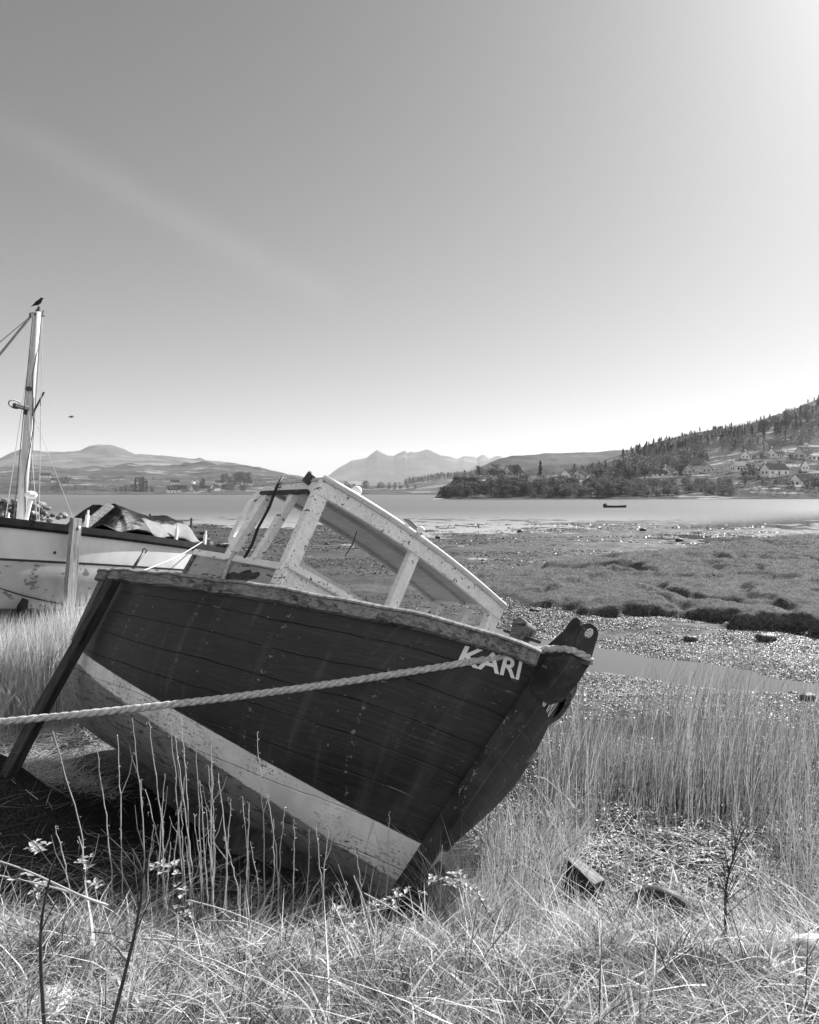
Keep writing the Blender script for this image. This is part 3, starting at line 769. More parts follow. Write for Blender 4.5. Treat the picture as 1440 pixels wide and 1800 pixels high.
# wheelhouse -----------------------------------------------------------------
XF, YW = -1.488, 0.897
def post(name, a, b_, wy, wx, mat='cabin'):
    mb = MB(); mb.beam(a, b_, wy, wx, (1, 0, 0)); return mb.build(name, M[mat], boat, bevel=0.006)
for sgn in (-1, 1):
    post('corner_post', (-1.462, sgn * .87, -.24), (-1.488, sgn * .875, .655), .10, .075)
    post('side_post', (-1.885, sgn * .89, .12), (-1.765, sgn * .89, .645), .055, .055)
    post('side_post', (-2.255, sgn * .89, .15), (-2.12, sgn * .89, .665), .06, .07)
post('windscreen_post', (-1.488, -.02, .10), (-1.488, -.01, .70), .082, .06)
if True:
    mb = MB()                                      # front header, cambered
    ys = np.linspace(-.93, .93, 13)
    for y0, y1 in zip(ys[:-1], ys[1:]):
        z0 = .635 + .05 * (1 - (y0 / .93) ** 2); z1 = .635 + .05 * (1 - (y1 / .93) ** 2)
        mb.beam((-1.455, y0, z0), (-1.455, y1 + .001, z1), .03, .100)
    mb.build('header_board', M['cabin'], boat)
    for sgn in (-1, 1):
        mb = MB(); mb.beam((-2.20, sgn * .905, .692 if sgn < 0 else .71), (-1.47, sgn * .905, .655 if sgn < 0 else .688), .03, .10 if sgn < 0 else .04); mb.build('side_header', M['cabin'], boat, bevel=.004)
        if sgn > 0: continue
        mb = MB(); mb.beam((-2.17, sgn * .925, .635), (-1.55, sgn * .925, .605), .03, .022); mb.build('drip_rail', M['stem'], boat)
    V = []; xs_ = np.linspace(-2.235, -1.425, 10); ys = np.linspace(-.93, .93, 21)
    top = np.array([[(x, y, .700 + .05 * (1 - (y / .93) ** 2) + (-1.425 - x) * .03) for y in ys] for x in xs_])
    bot = top.copy(); bot[:, :, 2] -= .022
    P3 = np.concatenate([top.reshape(-1, 3), bot.reshape(-1, 3)]); nx_, ny_ = len(xs_), len(ys); i = np.arange(nx_ * ny_).reshape(nx_, ny_); j = i + nx_ * ny_
    F = [tuple(f) for f in np.stack([i[:-1, :-1], i[1:, :-1], i[1:, 1:], i[:-1, 1:]], -1).reshape(-1, 4)] + [tuple(f) for f in np.stack([j[:-1, :-1], j[:-1, 1:], j[1:, 1:], j[1:, :-1]], -1).reshape(-1, 4)]
    for a_, b2 in ((i[0], j[0]), (j[-1], i[-1]), (j[:, 0], i[:, 0]), (i[:, -1], j[:, -1])):
        F += [(a_[q], b2[q], b2[q + 1], a_[q + 1]) for q in range(len(a_) - 1)]
    roof_o = link('roof', mesh_from('roof', P3, F, [M['cabin_in']]), boat)
    for xb in (-1.84, -2.215):
        mb = MB(); ys2 = np.linspace(-.89, .89, 11)
        for y0, y1 in zip(ys2[:-1], ys2[1:]):
            mb.beam((xb, y0, .672 + .05 * (1 - (y0 / .93) ** 2) + (-1.425 - xb) * .03), (xb, y1, .672 + .05 * (1 - (y1 / .93) ** 2) + (-1.425 - xb) * .03), .035, .04)
        mb.build('roof_beam', M['cabin_in'], boat)
    mb = MB(); mb.tube([(-1.43, y, .706 + .05 * (1 - (y / .93) ** 2)) for y in np.linspace(-.93, .93, 15)], .012, 6); mb.build('roof_trim', M['white'], boat, smooth=True)
# coaming below the windows
for sgn in (-1, 1):
    mb = MB(); mb.prism([(-2.80, sgn * .885, -.30), (-1.47, sgn * .885, -.30), (-1.47, sgn * .885, .04), (-2.72, sgn * .885, .165)], (0, sgn * .022, 0)); co = mb.build('coaming_panel', M['trunk'], boat)
    mb = MB(); mb.beam((-2.76, sgn * .905, .178), (-1.43, sgn * .905, .068), .060, .045); mb.build('window_sill', M['cabin'], boat, bevel=.006)
    mb = MB(); mb.beam((-2.80, sgn * .895, -.28), (-2.735, sgn * .895, .18), .07, .035, (1, 0, 0)); mb.build('coaming_end_post', M['rail'], boat)
    mb = MB(); mb.beam((-1.425, sgn * .915, -.26), (-1.435, sgn * .915, .045), .012, .11, (1, 0, 0)); mb.build('corner_board', M['cabin'], boat)
# torn skin on the starboard coaming: a hole with bare wood behind
hole = [(-2.23, -.075), (-2.19, -.05), (-2.14, .015), (-2.10, .02), (-2.05, .035), (-1.98, .022), (-1.90, .045), (-1.84, .052), (-1.80, .03), (-1.72, .038), (-1.69, .02), (-1.72, -.01), (-1.80, -.02), (-1.86, -.045), (-1.93, -.05), (-1.99, -.10), (-2.08, -.115), (-2.17, -.12)]
mb = MB(); mb.prism([(x, -.9095, z) for x, z in hole], (0, .004, 0)); mb.build('torn_patch', bare_wood('torn_bare_wood', 0.012, 0.07, (2, 14, 14)), boat)
mb = MB(); mb.prism([(XF + .018, -.885, -.30), (XF + .018, .885, -.30), (XF + .018, .885, .07), (XF + .018, 0, .105), (XF + .018, -.885, .07)], (.022, 0, 0)); mb.build('front_panel', M['cabin'], boat)
mb = MB()
for y0, y1 in ((-.915, -.46), (-.46, 0.0), (0.0, .46), (.46, .915)):
    mb.beam((-1.435, y0, .092 + .025 * (1 - (y0 / .9) ** 2)), (-1.435, y1, .092 + .025 * (1 - (y1 / .9) ** 2)), .085, .04)
mb.build('front_sill', M['cabin'], boat)
# lower window frames with rounded corners
for a_, b2 in ((-.82, -.065), (.035, .82)):
    r = .07; z0 = .125; pts = [(a_, .30)]
    for i in range(7):
        t_ = math.pi * (1 + i / 12); pts.append((a_ + r + .035 + r * math.cos(t_) - .035, z0 + r + .03 + r * math.sin(t_)))
    pts = [(a_, .34)] + [(a_ + r + r * math.cos(math.pi + math.pi / 2 * i / 6), z0 + .045 + r + r * math.sin(math.pi + math.pi / 2 * i / 6)) for i in range(7)] + [(b2, z0 + .045)]
    ol = [(-1.505, y, z) for y, z in pts] + [(-1.505, b2, z0 - .02), (-1.505, a_ - .02, z0 - .02), (-1.505, a_ - .02, .34)]
    mb = MB(); mb.prism(ol, (.03, 0, 0)); mb.build('window_frame', M['cabin_in'], boat)
mb = MB(); mb.box((-2.78, 0, -.10), (.025, 1.77, .36)); mb.build('aft_coaming', M['trunk'], boat)
# grab rail behind the aft post
gp = [(-2.14, -.9, .655), (-2.22, -.9, .655), (-2.285, -.9, .625), (-2.315, -.9, .56), (-2.33, -.9, .45), (-2.34, -.9, .36), (-2.325, -.9, .295), (-2.28, -.9, .265), (-2.21, -.9, .30)]
mb = MB()
V = []; F = []
for i, p in enumerate(gp):
    d = (Vector(gp[min(i + 1, len(gp) - 1)]) - Vector(gp[max(i - 1, 0)])).normalized(); nn = Vector((d.z, 0, -d.x))
    for o_, y in ((-.033, -.014), (.033, -.014), (.033, .014), (-.033, .014)): V.append(Vector(p) + nn * o_ + Vector((0, y, 0)))
for i in range(len(gp) - 1):
    for j in range(4): F.append((i * 4 + j, i * 4 + (j + 1) % 4, (i + 1) * 4 + (j + 1) % 4, (i + 1) * 4 + j))
F += [(3, 2, 1, 0), (len(gp) * 4 - 4, len(gp) * 4 - 3, len(gp) * 4 - 2, len(gp) * 4 - 1)]
mb.add(V, F).build('grab_rail', M['cabin'], boat, bevel=.006)
mb = MB(); mb.add([(v[0], v[1] + 1.8, v[2]) for v in V], F).build('grab_rail', M['cabin'], boat, bevel=.006)
# fittings on the roof
mb = MB(); mb.tube([(-1.492, -.634, .72), (-1.492, -.634, .76)], .016, 10); mb.ball((-1.492, -.634, .778), .036, 18, 12); mb.build('globe_lamp', M['white'], boat, smooth=True)
mb = MB(); mb.tube([(-1.574, -.651, .72), (-1.574, -.651, .76)], .014, 10); mb.ball((-1.574, -.651, .772), .026, 14, 10); mb.build('globe_lamp', M['white'], boat, smooth=True)
mb = MB(); mb.ball((-1.61, -.745, .722), .10, 20, 12, (1.0, 1.0, .60)); mb.build('roof_vent', M['white'], boat, smooth=True)
mb = MB(); mb.box((-1.46, -.13, .80), (.05, .17, .006), Matrix.Rotation(.25, 3, 'Z')); mb.tube([(-1.44, -.06, .75), (-1.44, -.06, .815)], .014, 10); mb.build('light_bracket', M['iron'], boat)
mb = MB(); mb.tube([(-1.395, -.10, .75), (-1.395, -.10, .775)], .024, 12); mb.ball((-1.395, -.10, .785), .028, 14, 8, (1, 1, .8)); mb.build('navigation_lamp', M['cabin'], boat, smooth=True)
mb = MB(); mb.box((-1.53, .79, .745), (.07, .08, .045)); mb.build('lamp_housing', M['white'], boat, bevel=.015)
mb = MB(); mb.box((-1.60, -.935, .70), (.06, .045, .075), Matrix.Rotation(.4, 3, 'Y')); mb.tube([(-1.62, -.93, .68), (-1.58, -.95, .74)], .02, 8); mb.build('lamp_bracket', M['iron'], boat, bevel=.006)
mb = MB(); mb.tube([(-1.96, -.935, .745), (-1.955, -.945, .66), (-1.93, -.94, .5), (-1.95, -.938, .34), (-1.92, -.938, .22), (-1.935, -.938, .12)], .010, 7); mb.build('loose_cable', M['black'], boat, smooth=True)
mb = MB(); mb.tube([(-2.13, -.915, .17), (-2.10, -.945, .14), (-2.12, -.93, .06), (-2.10, -.925, -.04), (-2.12, -.93, -.16)], .013, 7); mb.build('rope_end', M['rope'], boat, smooth=True)
mb = MB(); mb.tube([(-1.52, -.84, .50), (-1.515, -.84, .46), (-1.52, -.84, .40)], [.004, .007, .012], 6); mb.build('hanging_hook', M['iron'], boat)
for y, l in ((-.60, .16), (-.70, .10), (-.25, .2)):
    mb = MB(); mb.tube([(-1.9, y, .70), (-1.9, y + .01, .70 - l * .5), (-1.91, y, .70 - l)], .004, 5); mb.build('hanging_wire', M['iron'], boat)
# samson post with its pin at the bow, rod at the stern
mb = MB(); mb.prism([(-.315, -.05, -.08), (-.262, -.05, -.08), (-.258, -.05, .095), (-.222, -.05, .175), (-.235, -.05, .20), (-.29, -.05, .222), (-.335, -.05, .205), (-.322, -.05, .09)], (0, .10, 0)); sp = mb.build('samson_post', M['rail'], boat, bevel=.008)
mb = MB(); mb.tube([(-.42, 0, .15), (-.135, 0, .102)], .010, 8); mb.build('post_pin', M['iron'], sp)
mb = MB(); mb.tube([(-4.5, -.67, .02), (-4.5, -.64, .335)], .014, 8); mb.tube([(-4.5, -.64 + .02 * math.cos(t_), .352 + .02 * math.sin(t_)) for t_ in np.linspace(0, 2 * math.pi, 13)], .006, 6); mb.build('stern_rod', M['iron'], boat, smooth=True)
mb = MB(); mb.tube([(-4.52, -.70, .02), (-4.50, -.63, .05)], .03, 8); mb.build('rod_socket', M['iron'], boat)

# ------------------------------------------------------------------ mooring rope of the wreck: three twisted strands
def rope_mesh(pts, r, pitch, name, mat, per=26):
    pts = [Vector(p) for p in pts]
    # resample
    P = [pts[0]]
    for a, b_ in zip(pts[:-1], pts[1:]):
        m = max(1, int((b_ - a).length / (pitch / 9)))
        P += [a + (b_ - a) * (i / m) for i in range(1, m + 1)]
    L_ = [0.0]
    for a, b_ in zip(P[:-1], P[1:]): L_.append(L_[-1] + (b_ - a).length)
    mb = MB(); sd = None; fr = []
    for i, p in enumerate(P):
        d = (P[min(i + 1, len(P) - 1)] - P[max(i - 1, 0)]).normalized()
        sd = d.cross(Vector((0, 0, 1))).normalized() if sd is None else (sd - d * sd.dot(d)).normalized()
        fr.append((sd.copy(), d.cross(sd)))
    for s_ in range(3):
        q = []
        for p, l, (a, b_) in zip(P, L_, fr):
            t_ = 2 * math.pi * (s_ / 3 - l / pitch)
            q.append(p + (a * math.cos(t_) + b_ * math.sin(t_)) * r * .5)
        mb.tube(q, r * .56, 7)
    return mesh_from(name, mb.v, mb.f, [mat], True)
def smooth_path(pts, n=12):
    pts = [Vector(p) for p in pts]; out = []
    for i in range(len(pts) - 1):
        p0, p1, p2, p3 = pts[max(i - 1, 0)], pts[i], pts[i + 1], pts[min(i + 2, len(pts) - 1)]
        for k_ in range(n):
            t_ = k_ / n
            out.append(0.5 * ((2 * p1) + (p2 - p0) * t_ + (2 * p0 - 5 * p1 + 4 * p2 - p3) * t_ * t_ + (3 * p1 - p0 - 3 * p2 + p3) * t_ ** 3))
    return out + [pts[-1]]
def PX(px, py, d): return Vector(((px - CX) / FP * d, d, (HZ - py) / FP * d))
st0 = B2W((0.0, -.098, .030))
left_end = PX(-60, 1275, 3.9)
line = []
for i in range(22):
    f = i / 21; p = left_end.lerp(st0, f); p.z -= 0.035 * math.sin(math.pi * f); line.append(p)
ground_pt = Vector((left_end.x - 2.6, left_end.y - .2, gz(left_end.x - 2.6, left_end.y - .2)))
rp = smooth_path([ground_pt, left_end.lerp(ground_pt, .5) - Vector((0, 0, .02))] + line[:1], 10) + line[1:] + smooth_path([st0, B2W((.07, -.080, .046)), B2W((.135, -.068, .052)), B2W((.170, -.025, .054)), B2W((.185, .03, .056)), B2W((.16, .085, .055)), B2W((.09, .09, .05)), B2W((-.03, .085, .045)), B2W((-.16, .05, .06)), B2W((-.24, .07, .085)), B2W((-.30, .068, .09)), B2W((-.34, .02, .085)), B2W((-.33, -.055, .075)), B2W((-.27, -.072, .07)), B2W((-.15, -.03, .05)), B2W((-.05, -.01, .02))], 8)[1:]
o = link('mooring_rope', rope_mesh(rp, .0185, .145, 'mooring_rope', M['rope']))
tag(o, 'thick pale twisted mooring rope running from the stem of the dark wreck', 'rope')

# squared timber propped against the starboard quarter
pa, pb = PX(199, 1019, 5.60), PX(20, 1350, 5.22)
pb = pb + (pb - pa).normalized() * max(0.0, (pb.z - gz(pb.x, pb.y)) * 1.1 + .05)
d = (pa - pb).normalized()
sdv = d.cross(Vector((0.25, -1, 0.1))).normalized(); u_ = sdv.cross(d)
rot = Matrix((sdv, u_, d)).transposed() @ Matrix.Rotation(R_(38), 3, 'Z')
L_ = (pa - pb).length
mb = MB()
for i in range(9):
    pass
V = []; F = []
for i in range(13):
    f = i / 12
    for q, (x, y) in enumerate(((-1, -1), (1, -1), (1, 1), (-1, 1))):
        wv = .004 * math.sin(7 * f + q * 2)
        V.append(Vector((x * (.034 + wv), y * (.040 + wv), f * L_ + (.012 if q in (0, 1) and i == 12 else 0))))
for i in range(12):
    for j in range(4): F.append((i * 4 + j, i * 4 + (j + 1) % 4, (i + 1) * 4 + (j + 1) % 4, (i + 1) * 4 + j))
F += [(3, 2, 1, 0), (48, 49, 50, 51)]
mb.add(V, F)
prop = mb.build('wooden_prop', M['timber'], None, bevel=.006)
prop.matrix_world = Matrix.Translation(pb) @ rot.to_4x4()
tag(prop, 'dark squared timber prop leaning against the stern quarter of the dark wreck', 'timber')

# ------------------------------------------------------------------ the white yacht ashore behind
YL, YB, YR0, YTM, YS0, YS1, YWF = 5.4, .7144, .4051, .4548, .3685, .0985, .9081
YM = Matrix(((-0.39508, 0.91845, 0.01878), (-0.9098, -0.39402, 0.13043), (0.12719, 0.03444, 0.99128)))
YO = Vector((-3.0362, 12.7058, -1.2993))
yacht = empty('sailing_yacht', (0, 0, 0), 'small white yacht with bare mast, laid up ashore beside a timber leg', 'yacht')
yacht.matrix_world = Matrix.Translation(YO) @ YM.to_4x4()
def Y2W(p): return YO + YM @ Vector(p)
def yhalf(t):
    t = np.asarray(t, float)
    a = YR0 + (1 - YR0) * np.sin(np.pi / 2 * np.clip(t / YTM, 0, 1)); b_ = np.maximum(np.cos(np.pi / 2 * np.clip((t - YTM) / (1 - YTM), 0, 1)), 0) ** .8
    return YB * np.where(t < YTM, a, b_)
def yhull(t, v, side):
    t, v = np.broadcast_arrays(np.asarray(t, float), np.asarray(v, float))
    zs = YS0 + YS1 * t * t
    zb = -.62 + .40 * np.clip((t - .72) / .28, 0, 1) ** 2 + .34 * np.clip((.30 - t) / .30, 0, 1) ** 1.5
    z = zb + (zs - zb) * v
    f = np.where(z > 0, YWF + (1 - YWF) * np.clip(z / zs, 0, 1) ** .8, YWF * np.maximum(1 - (z / np.minimum(zb, -.01)) ** 2.3, 0) ** .62)
    x = YL * t - np.clip(zs - z, 0, 2) * .22 * np.clip((t - .5) / .5, 0, 1) ** 2
    return np.stack([x, side * np.maximum(yhalf(t) * f, .012), z], -1)
k = NT('yacht_paint', 0.42, 0.4)
vec = k.coord('Object'); sx = k.n('ShaderNodeSeparateXYZ'); k.lk(vec, sx.inputs[0])
zz = sx.outputs[2]
white = k.mix(k.ramp(k.noise(vec, 2.2, 5), 0.3, 0.7), 0.60, 0.74)
white = k.mix(k.ramp(k.noise(k.coord('Object', (4, 4, .8)), 2.0, 5), 0.58, 0.75), white, 0.48)
under = k.mix(k.ramp(k.noise(vec, 3, 6, .65), 0.3, 0.7), 0.34, 0.46)
under = k.mix(k.ramp(k.noise(k.coord('Object', (1, 1, 1.6)), 7, 6, .6), 0.60, 0.615), under, 0.16)
c = k.mix(k.ramp(zz, 0.020, 0.024), under, k.mix(k.ramp(zz, 0.046, 0.050), 0.03, white))
c = k.mix(k.ramp(zz, -0.47, -0.50), c, 0.05)
k.color(c); k.bump(k.noise(vec, 1.6, 3), 0.15, 0.02)
yt = np.concatenate([np.linspace(0, .9, 46), np.linspace(.91, 1, 12)]); yv = np.linspace(0, 1, 40)
Vs, Fs = [], []
for si, side in enumerate((-1, 1)):
    P3 = yhull(yt[:, None], yv[None], side); Vs.append(P3.reshape(-1, 3))
    i = np.arange(len(yt) * len(yv)).reshape(len(yt), len(yv)) + si * len(yt) * len(yv)
    q = np.stack([i[:-1, :-1], i[1:, :-1], i[1:, 1:], i[:-1, 1:]], -1).reshape(-1, 4)
    Fs.append(q if side < 0 else q[:, ::-1])
n1 = len(yt) * len(yv); s_i = np.arange(len(yv)); k0 = np.arange(len(yt)) * len(yv); k1 = k0 + len(yv) - 1
Fs += [np.stack([s_i[:-1], s_i[1:], s_i[1:] + n1, s_i[:-1] + n1], -1), np.stack([k0[:-1], k0[:-1] + n1, k0[1:] + n1, k0[1:]], -1), np.stack([k1[:-1], k1[1:], k1[1:] + n1, k1[:-1] + n1], -1)]
HF = np.concatenate(Fs)
ym = fast_mesh('hull', np.concatenate(Vs), HF.ravel(), np.arange(len(HF)) * 4, None, [k.m], smooth=True); ym.validate()
yo_ = link('hull', ym, yacht); es = yo_.modifiers.new('sharp', 'EDGE_SPLIT'); es.split_angle = R_(45)
blk = plain('dark_rail_paint', 0.006, 0.018, 8, 0.6, 0.15)
for side in (-1, 1):
    V = []; F = []; tr = np.linspace(0, .985, 60)
    P3 = yhull(tr, np.ones_like(tr), side)
    for p in P3:
        for o_, u_ in ((-.05, -.005), (.018, -.06), (.03, -.03), (.028, .045), (-.03, .05)): V.append((p[0], p[1] + side * o_, p[2] + u_))
    for i in range(len(tr) - 1):
        for j in range(5):
            f = (i * 5 + j, i * 5 + (j + 1) % 5, i * 5 + 5 + (j + 1) % 5, i * 5 + 5 + j); F.append(f if side < 0 else f[::-1])
    F += [(0, 1, 2, 3, 4), tuple(range(len(V) - 5, len(V)))]
    link('toe_rail', mesh_from('toe_rail', V, F, [blk]), yacht)
mb = MB(); P3 = yhull(np.linspace(.33, .52, 12), np.full(12, .56), 1)
mb.tube([Vector(p) + Vector((0, .012, 0)) for p in P3], .014, 6); mb.build('rubbing_strake', blk, yacht)
mb = MB(); mb.tube([Vector(yhull(.68, .735, 1)) + Vector((0, -.01, 0)), Vector(yhull(.68, .735, 1)) + Vector((0, .012, 0))], .016, 10); mb.build('skin_fitting', blk, yacht)
mb = MB(); mb.prism([(.5, -.05, -.3), (4.3, -.05, -.5), (4.0, -.05, -1.05), (1.0, -.05, -1.0)], (0, .10, 0)); mb.build('keel', plain('keel_paint', 0.05, 0.14, 4), yacht, bevel=.02)
# timber leg bolted to the topsides
mb = MB(); mb.beam((3.60, .76, -.95), (3.58, .76, .53), .135, .055, (0, 1, 0)); leg = mb.build('leg', M['pale_timber'], yacht, bevel=.006)
mb = MB(); mb.tube([(3.555, .78, .43), (3.555, .80, .43)], .018, 10); mb.build('bolt', M['white'], leg)
mb = MB(); mb.beam((3.50, -.775, -.95), (3.49, -.775, .53), .135, .055, (0, 1, 0)); mb.build('leg', M['pale_timber'], yacht, bevel=.006)
mb = MB(); mb.beam((3.83, .34, -1.0), (3.86, .36, -.33), .085, .07, (0, 1, 0)); mb.build('cradle_post', M['black'], yacht)
mb = MB(); mb.tube([Vector(yhull(t_, v_, 1)) + Vector((0, .012, -.004)) for t_, v_ in zip(np.linspace(.80, .56, 14), .34 - .18 * np.sin(np.linspace(0, 1.4, 14)))], .007, 5); mb.build('hull_strap', M['black'], yacht)
# mast with its fittings and stays
mast_m = painted_wood('mast_paint', 0.62, 0.12, (12, 12, 1.2), 0.60)
mb = MB(); mb.tube([(3.655, 0, .38), (3.66, 0, 1.2), (3.665, 0, 2.2), (3.655, 0, 3.0)], [.052, .049, .044, .036], 14); mast = mb.build('mast', mast_m, yacht, smooth=True)
mb = MB(); mb.tube([(3.655, 0, 2.98), (3.655, 0, 3.03)], .026, 8); mb.tube([(3.65, .0, 3.03), (3.645, 0, 3.06)], .018, 8); mb.beam((3.73, 0, 2.965), (3.56, 0, 2.985), .03, .018); mb.tube([(3.59, 0, 2.97), (3.575, 0, 3.055)], .006, 5); mb.box((3.745, 0, 2.935), (.03, .03, .05)); mb.build('masthead', M['iron'], mast)
mb = MB(); mb.box((3.80, .02, 1.815), (.19, .05, .045)); mb.box((3.71, .0, 1.78), (.04, .04, .07)); mb.build('lamp_arm', M['iron'], mast, bevel=.004)
mb = MB(); mb.box((3.715, .02, 2.05), (.05, .05, .045)); mb.build('pulley_block', M['iron'], mast, bevel=.004)
V = [(3.885 + .085 * math.cos(t_), .02, 1.825 + .045 * math.sin(t_)) for t_ in np.linspace(0, 2 * math.pi, 17)]
mb = MB(); mb.tube(V, .007, 6); mb.build('wire_hoop', M['iron'], mast)
mb = MB(); mb.tube([(3.67, .03, 1.70), (3.545, .08, 2.045)], .012, 7); mb.tube([(3.57, .07, 1.93), (3.575, .08, 1.87)], .008, 5); mb.build('spreader', M['iron'], mast)
wire = plain('stay_wire', 0.45, 0.6, 20, 0.4, 0.5, bump=0)
dwire = plain('dark_stay', 0.06, 0.12, 20, 0.5, 0.5, bump=0)
for nm, a, b_, r, m_ in (('forestay', (3.72, 0, 2.96), (5.25, 0, .62), .014, dwire), ('halyard', (3.74, 0, 2.93), (5.35, .05, 1.15), .006, dwire),
                         ('shroud', (3.60, .02, 2.96), (3.62, .25, .44), .004, wire), ('shroud', (3.66, -.02, 2.96), (3.66, -.25, .44), .004, wire),
                         ('halyard', (3.72, 0, 2.95), (3.78, .03, .5), .005, dwire), ('halyard', (3.60, 0, 2.95), (3.585, .03, .5), .004, dwire),
                         ('lower_shroud', (3.70, .03, 1.80), (3.95, .58, .46), .004, wire), ('lower_shroud', (3.64, .02, 1.8), (3.40, .60, .44), .003, wire)):
    mb = MB(); mb.tube([a, b_], r, 6); mb.build(nm, m_, yacht)
mb = MB(); mb.tube([(3.62, .03, 2.7), (3.70, .05, 2.2), (3.63, .055, 1.6), (3.70, .06, 1.0), (3.64, .06, .5)], .007, 6); mb.build('slack_halyard', dwire, yacht, smooth=True)
mb = MB(); mb.tube([(3.86, .30, .42), (3.80, .29, .72)], .022, 8); mb.ball((3.80, .29, .78), .06, 8, 6, (1.3, 1, .8)); mb.build('ventilator', M['white'], yacht)
def stanchion(x, y, z0, h):
    mb = MB(); mb.beam((x, y, z0), (x - .015, y, z0 + h * .75), .035, .035, (1, 0, 0)); mb.beam((x - .015, y, z0 + h * .75), (x - .02, y, z0 + h), .018, .018, (1, 0, 0)); mb.build('stanchion', M['white'], yacht)
for x in (3.30, 1.72, .92):
    t_ = x / YL; p = yhull(t_, 1.0, 1); stanchion(x, float(p[1]) - .02, float(p[2]) + .03, .22); stanchion(x, -float(p[1]) + .02, float(p[2]) + .03, .22)
# outboard motor and posts at the stern
mb = MB(); mb.box((.02, -.20, .52), (.16, .15, .14)); mb.box((.02, -.20, .66), (.11, .11, .05)); mb.box((-.03, -.20, .2), (.06, .06, .6)); mb.build('outboard_motor', M['black'], yacht, bevel=.02)
mb = MB(); mb.tube([(.45, -.12, .35), (.45, -.12, .86)], .016, 8); mb.build('stern_post', M['iron'], yacht)
mb = MB(); mb.tube([(1.1, -.35, .35), (1.1, -.35, .86)], .016, 8); mb.build('stern_post', M['iron'], yacht)
mb = MB()
for i in range(14):
    mb.tube([(.05 + random.uniform(-.12, .12), .18 + random.uniform(-.1, .1), .38 + random.uniform(0, .10)) for _ in range(3)], .02, 5)
mb.build('gear_pile', M['black'], yacht)

# tarpaulin over the yacht's cockpit
def tarp_z(u, v):
    """u 0 (forward end) .. 1 (aft end), v -1..1 across"""
    ridge = np.interp(u, [0, .10, .20, .5, .82, .92, 1.0], [.03, .24, .40, .37, .36, .33, .02])
    prof = 1 - np.abs(v) ** 3.4
    fold = .09 * fbm(u * 5 + v * 1.2, v * 3 - u * 2, 71, 3) + .05 * np.abs(np.sin(9 * u + 3.2 * np.abs(v) + 1.2 * np.sin(5 * v))) * (1 - prof)
    sag = -.05 * np.sin(np.pi * np.clip((u - .2) / .6, 0, 1)) * (1 - np.abs(v))
    return ridge * prof + fold + sag
un = np.linspace(0, 1, 110); vn = np.linspace(-1, 1, 80)
UG, VG = np.meshgrid(un, vn, indexing='ij')
xg = 2.62 - UG * 1.85 + .42 * (VG + 1) / 2 * (1 - .6 * UG)
hw = yhalf(xg / YL) * 0.93
sh = YS0 + YS1 * (xg / YL) ** 2
zg = sh + .05 + tarp_z(UG, VG)
yg = VG * hw * (1.0 - .10 * np.sin(np.pi * UG) * 0)
k = NT('tarp_sheet', 0.33, 0.05)
a = k.attr('tone')
vec = k.coord('Object')
k.color(k.mix(a, 0.004, k.mix(k.noise(vec, 5, 3), 0.12, 0.22)))
k.val(k.b.inputs['Roughness'], k.mix(a, 0.40, 0.5))
k.bump(k.noise(k.coord('Object', (1, 3, 1)), 6, 4, .6), .5, .03)
lightp = ((UG > .42 + .05 * np.sin(6 * VG)) & (VG > .80 - .22 * sstep(.5, .9, UG) + .08 * np.sin(UG * 11))).astype(float)
tm = grid_mesh('tarpaulin', np.stack([xg, yg, zg], -1), [k.m], attrs={'tone': lightp})
to = link('tarpaulin', tm); to.matrix_world = yacht.matrix_world.copy()
so_ = to.modifiers.new('thick', 'SOLIDIFY'); so_.thickness = .006
tag(to, 'black and silver tarpaulin draped over the cockpit of the white yacht', 'tarpaulin')
# light plank lying under the tarpaulin's forward edge
mb = MB(); mb.beam(Y2W((3.16, .42, .44)), Y2W((2.62, .34, .80)), .10, .02, (.3, -1, .4)); o = mb.build('plank', M['rail'])
tag(o, 'grey board propping up the forward end of the tarpaulin on the yacht', 'board')
mb = MB(); a, b_ = Y2W((.93, .48, .46)), PX(250, 1004, 7.9); mb.tube(smooth_path([a, (a + b_) / 2 - Vector((0, 0, .03)), b_], 8), .008, 6)
o = mb.build('thin_line', M['rope']); tag(o, "thin line stretched from the yacht's stern down to the dark wreck", 'line')

# hooded crow on the masthead, gull in flight
bird_m = plain('crow_feathers', 0.015, 0.04, 20, 0.7, 0.2)
bird_g = plain('grey_feathers', 0.25, 0.35, 20, 0.8, 0.2)
def loft(sections, n=12):
    """sections (centre, rx, rz) along a path in the XZ plane -> closed smooth body"""
    mb = MB(); V = []; F = []
    for i, (c_, ry, rz) in enumerate(sections):
        d = (Vector(sections[min(i + 1, len(sections) - 1)][0]) - Vector(sections[max(i - 1, 0)][0])).normalized()
        sd = Vector((0, 1, 0)); up = d.cross(sd).normalized()
        for j in range(n):
            t_ = 2 * math.pi * j / n; V.append(Vector(c_) + sd * ry * math.cos(t_) + up * rz * math.sin(t_))
    for i in range(len(sections) - 1):
        for j in range(n): F.append((i * n + j, i * n + (j + 1) % n, (i + 1) * n + (j + 1) % n, (i + 1) * n + j))
    F += [tuple(range(n))[::-1], tuple(range(len(V) - n, len(V)))]
    return mb.add(V, F)
top = Y2W((3.648, 0, 3.06))
mb = loft([((-.095, 0, .005), .006, .003), ((-.07, 0, .022), .014, .007), ((-.04, 0, .036), .022, .020), ((-.01, 0, .052), .029, .030), ((.02, 0, .070), .027, .030), ((.038, 0, .090), .020, .022), ((.048, 0, .104), .019, .020), ((.060, 0, .110), .015, .016), ((.070, 0, .109), .007, .007), ((.088, 0, .104), .002, .002)], 12)
crow = mb.build('crow', bird_m, None, smooth=True)
crow.location = top + Vector((0, 0, .012)); crow.rotation_euler = (0, -.12, .25); crow.scale = (.85, .85, .85)
mb = MB()
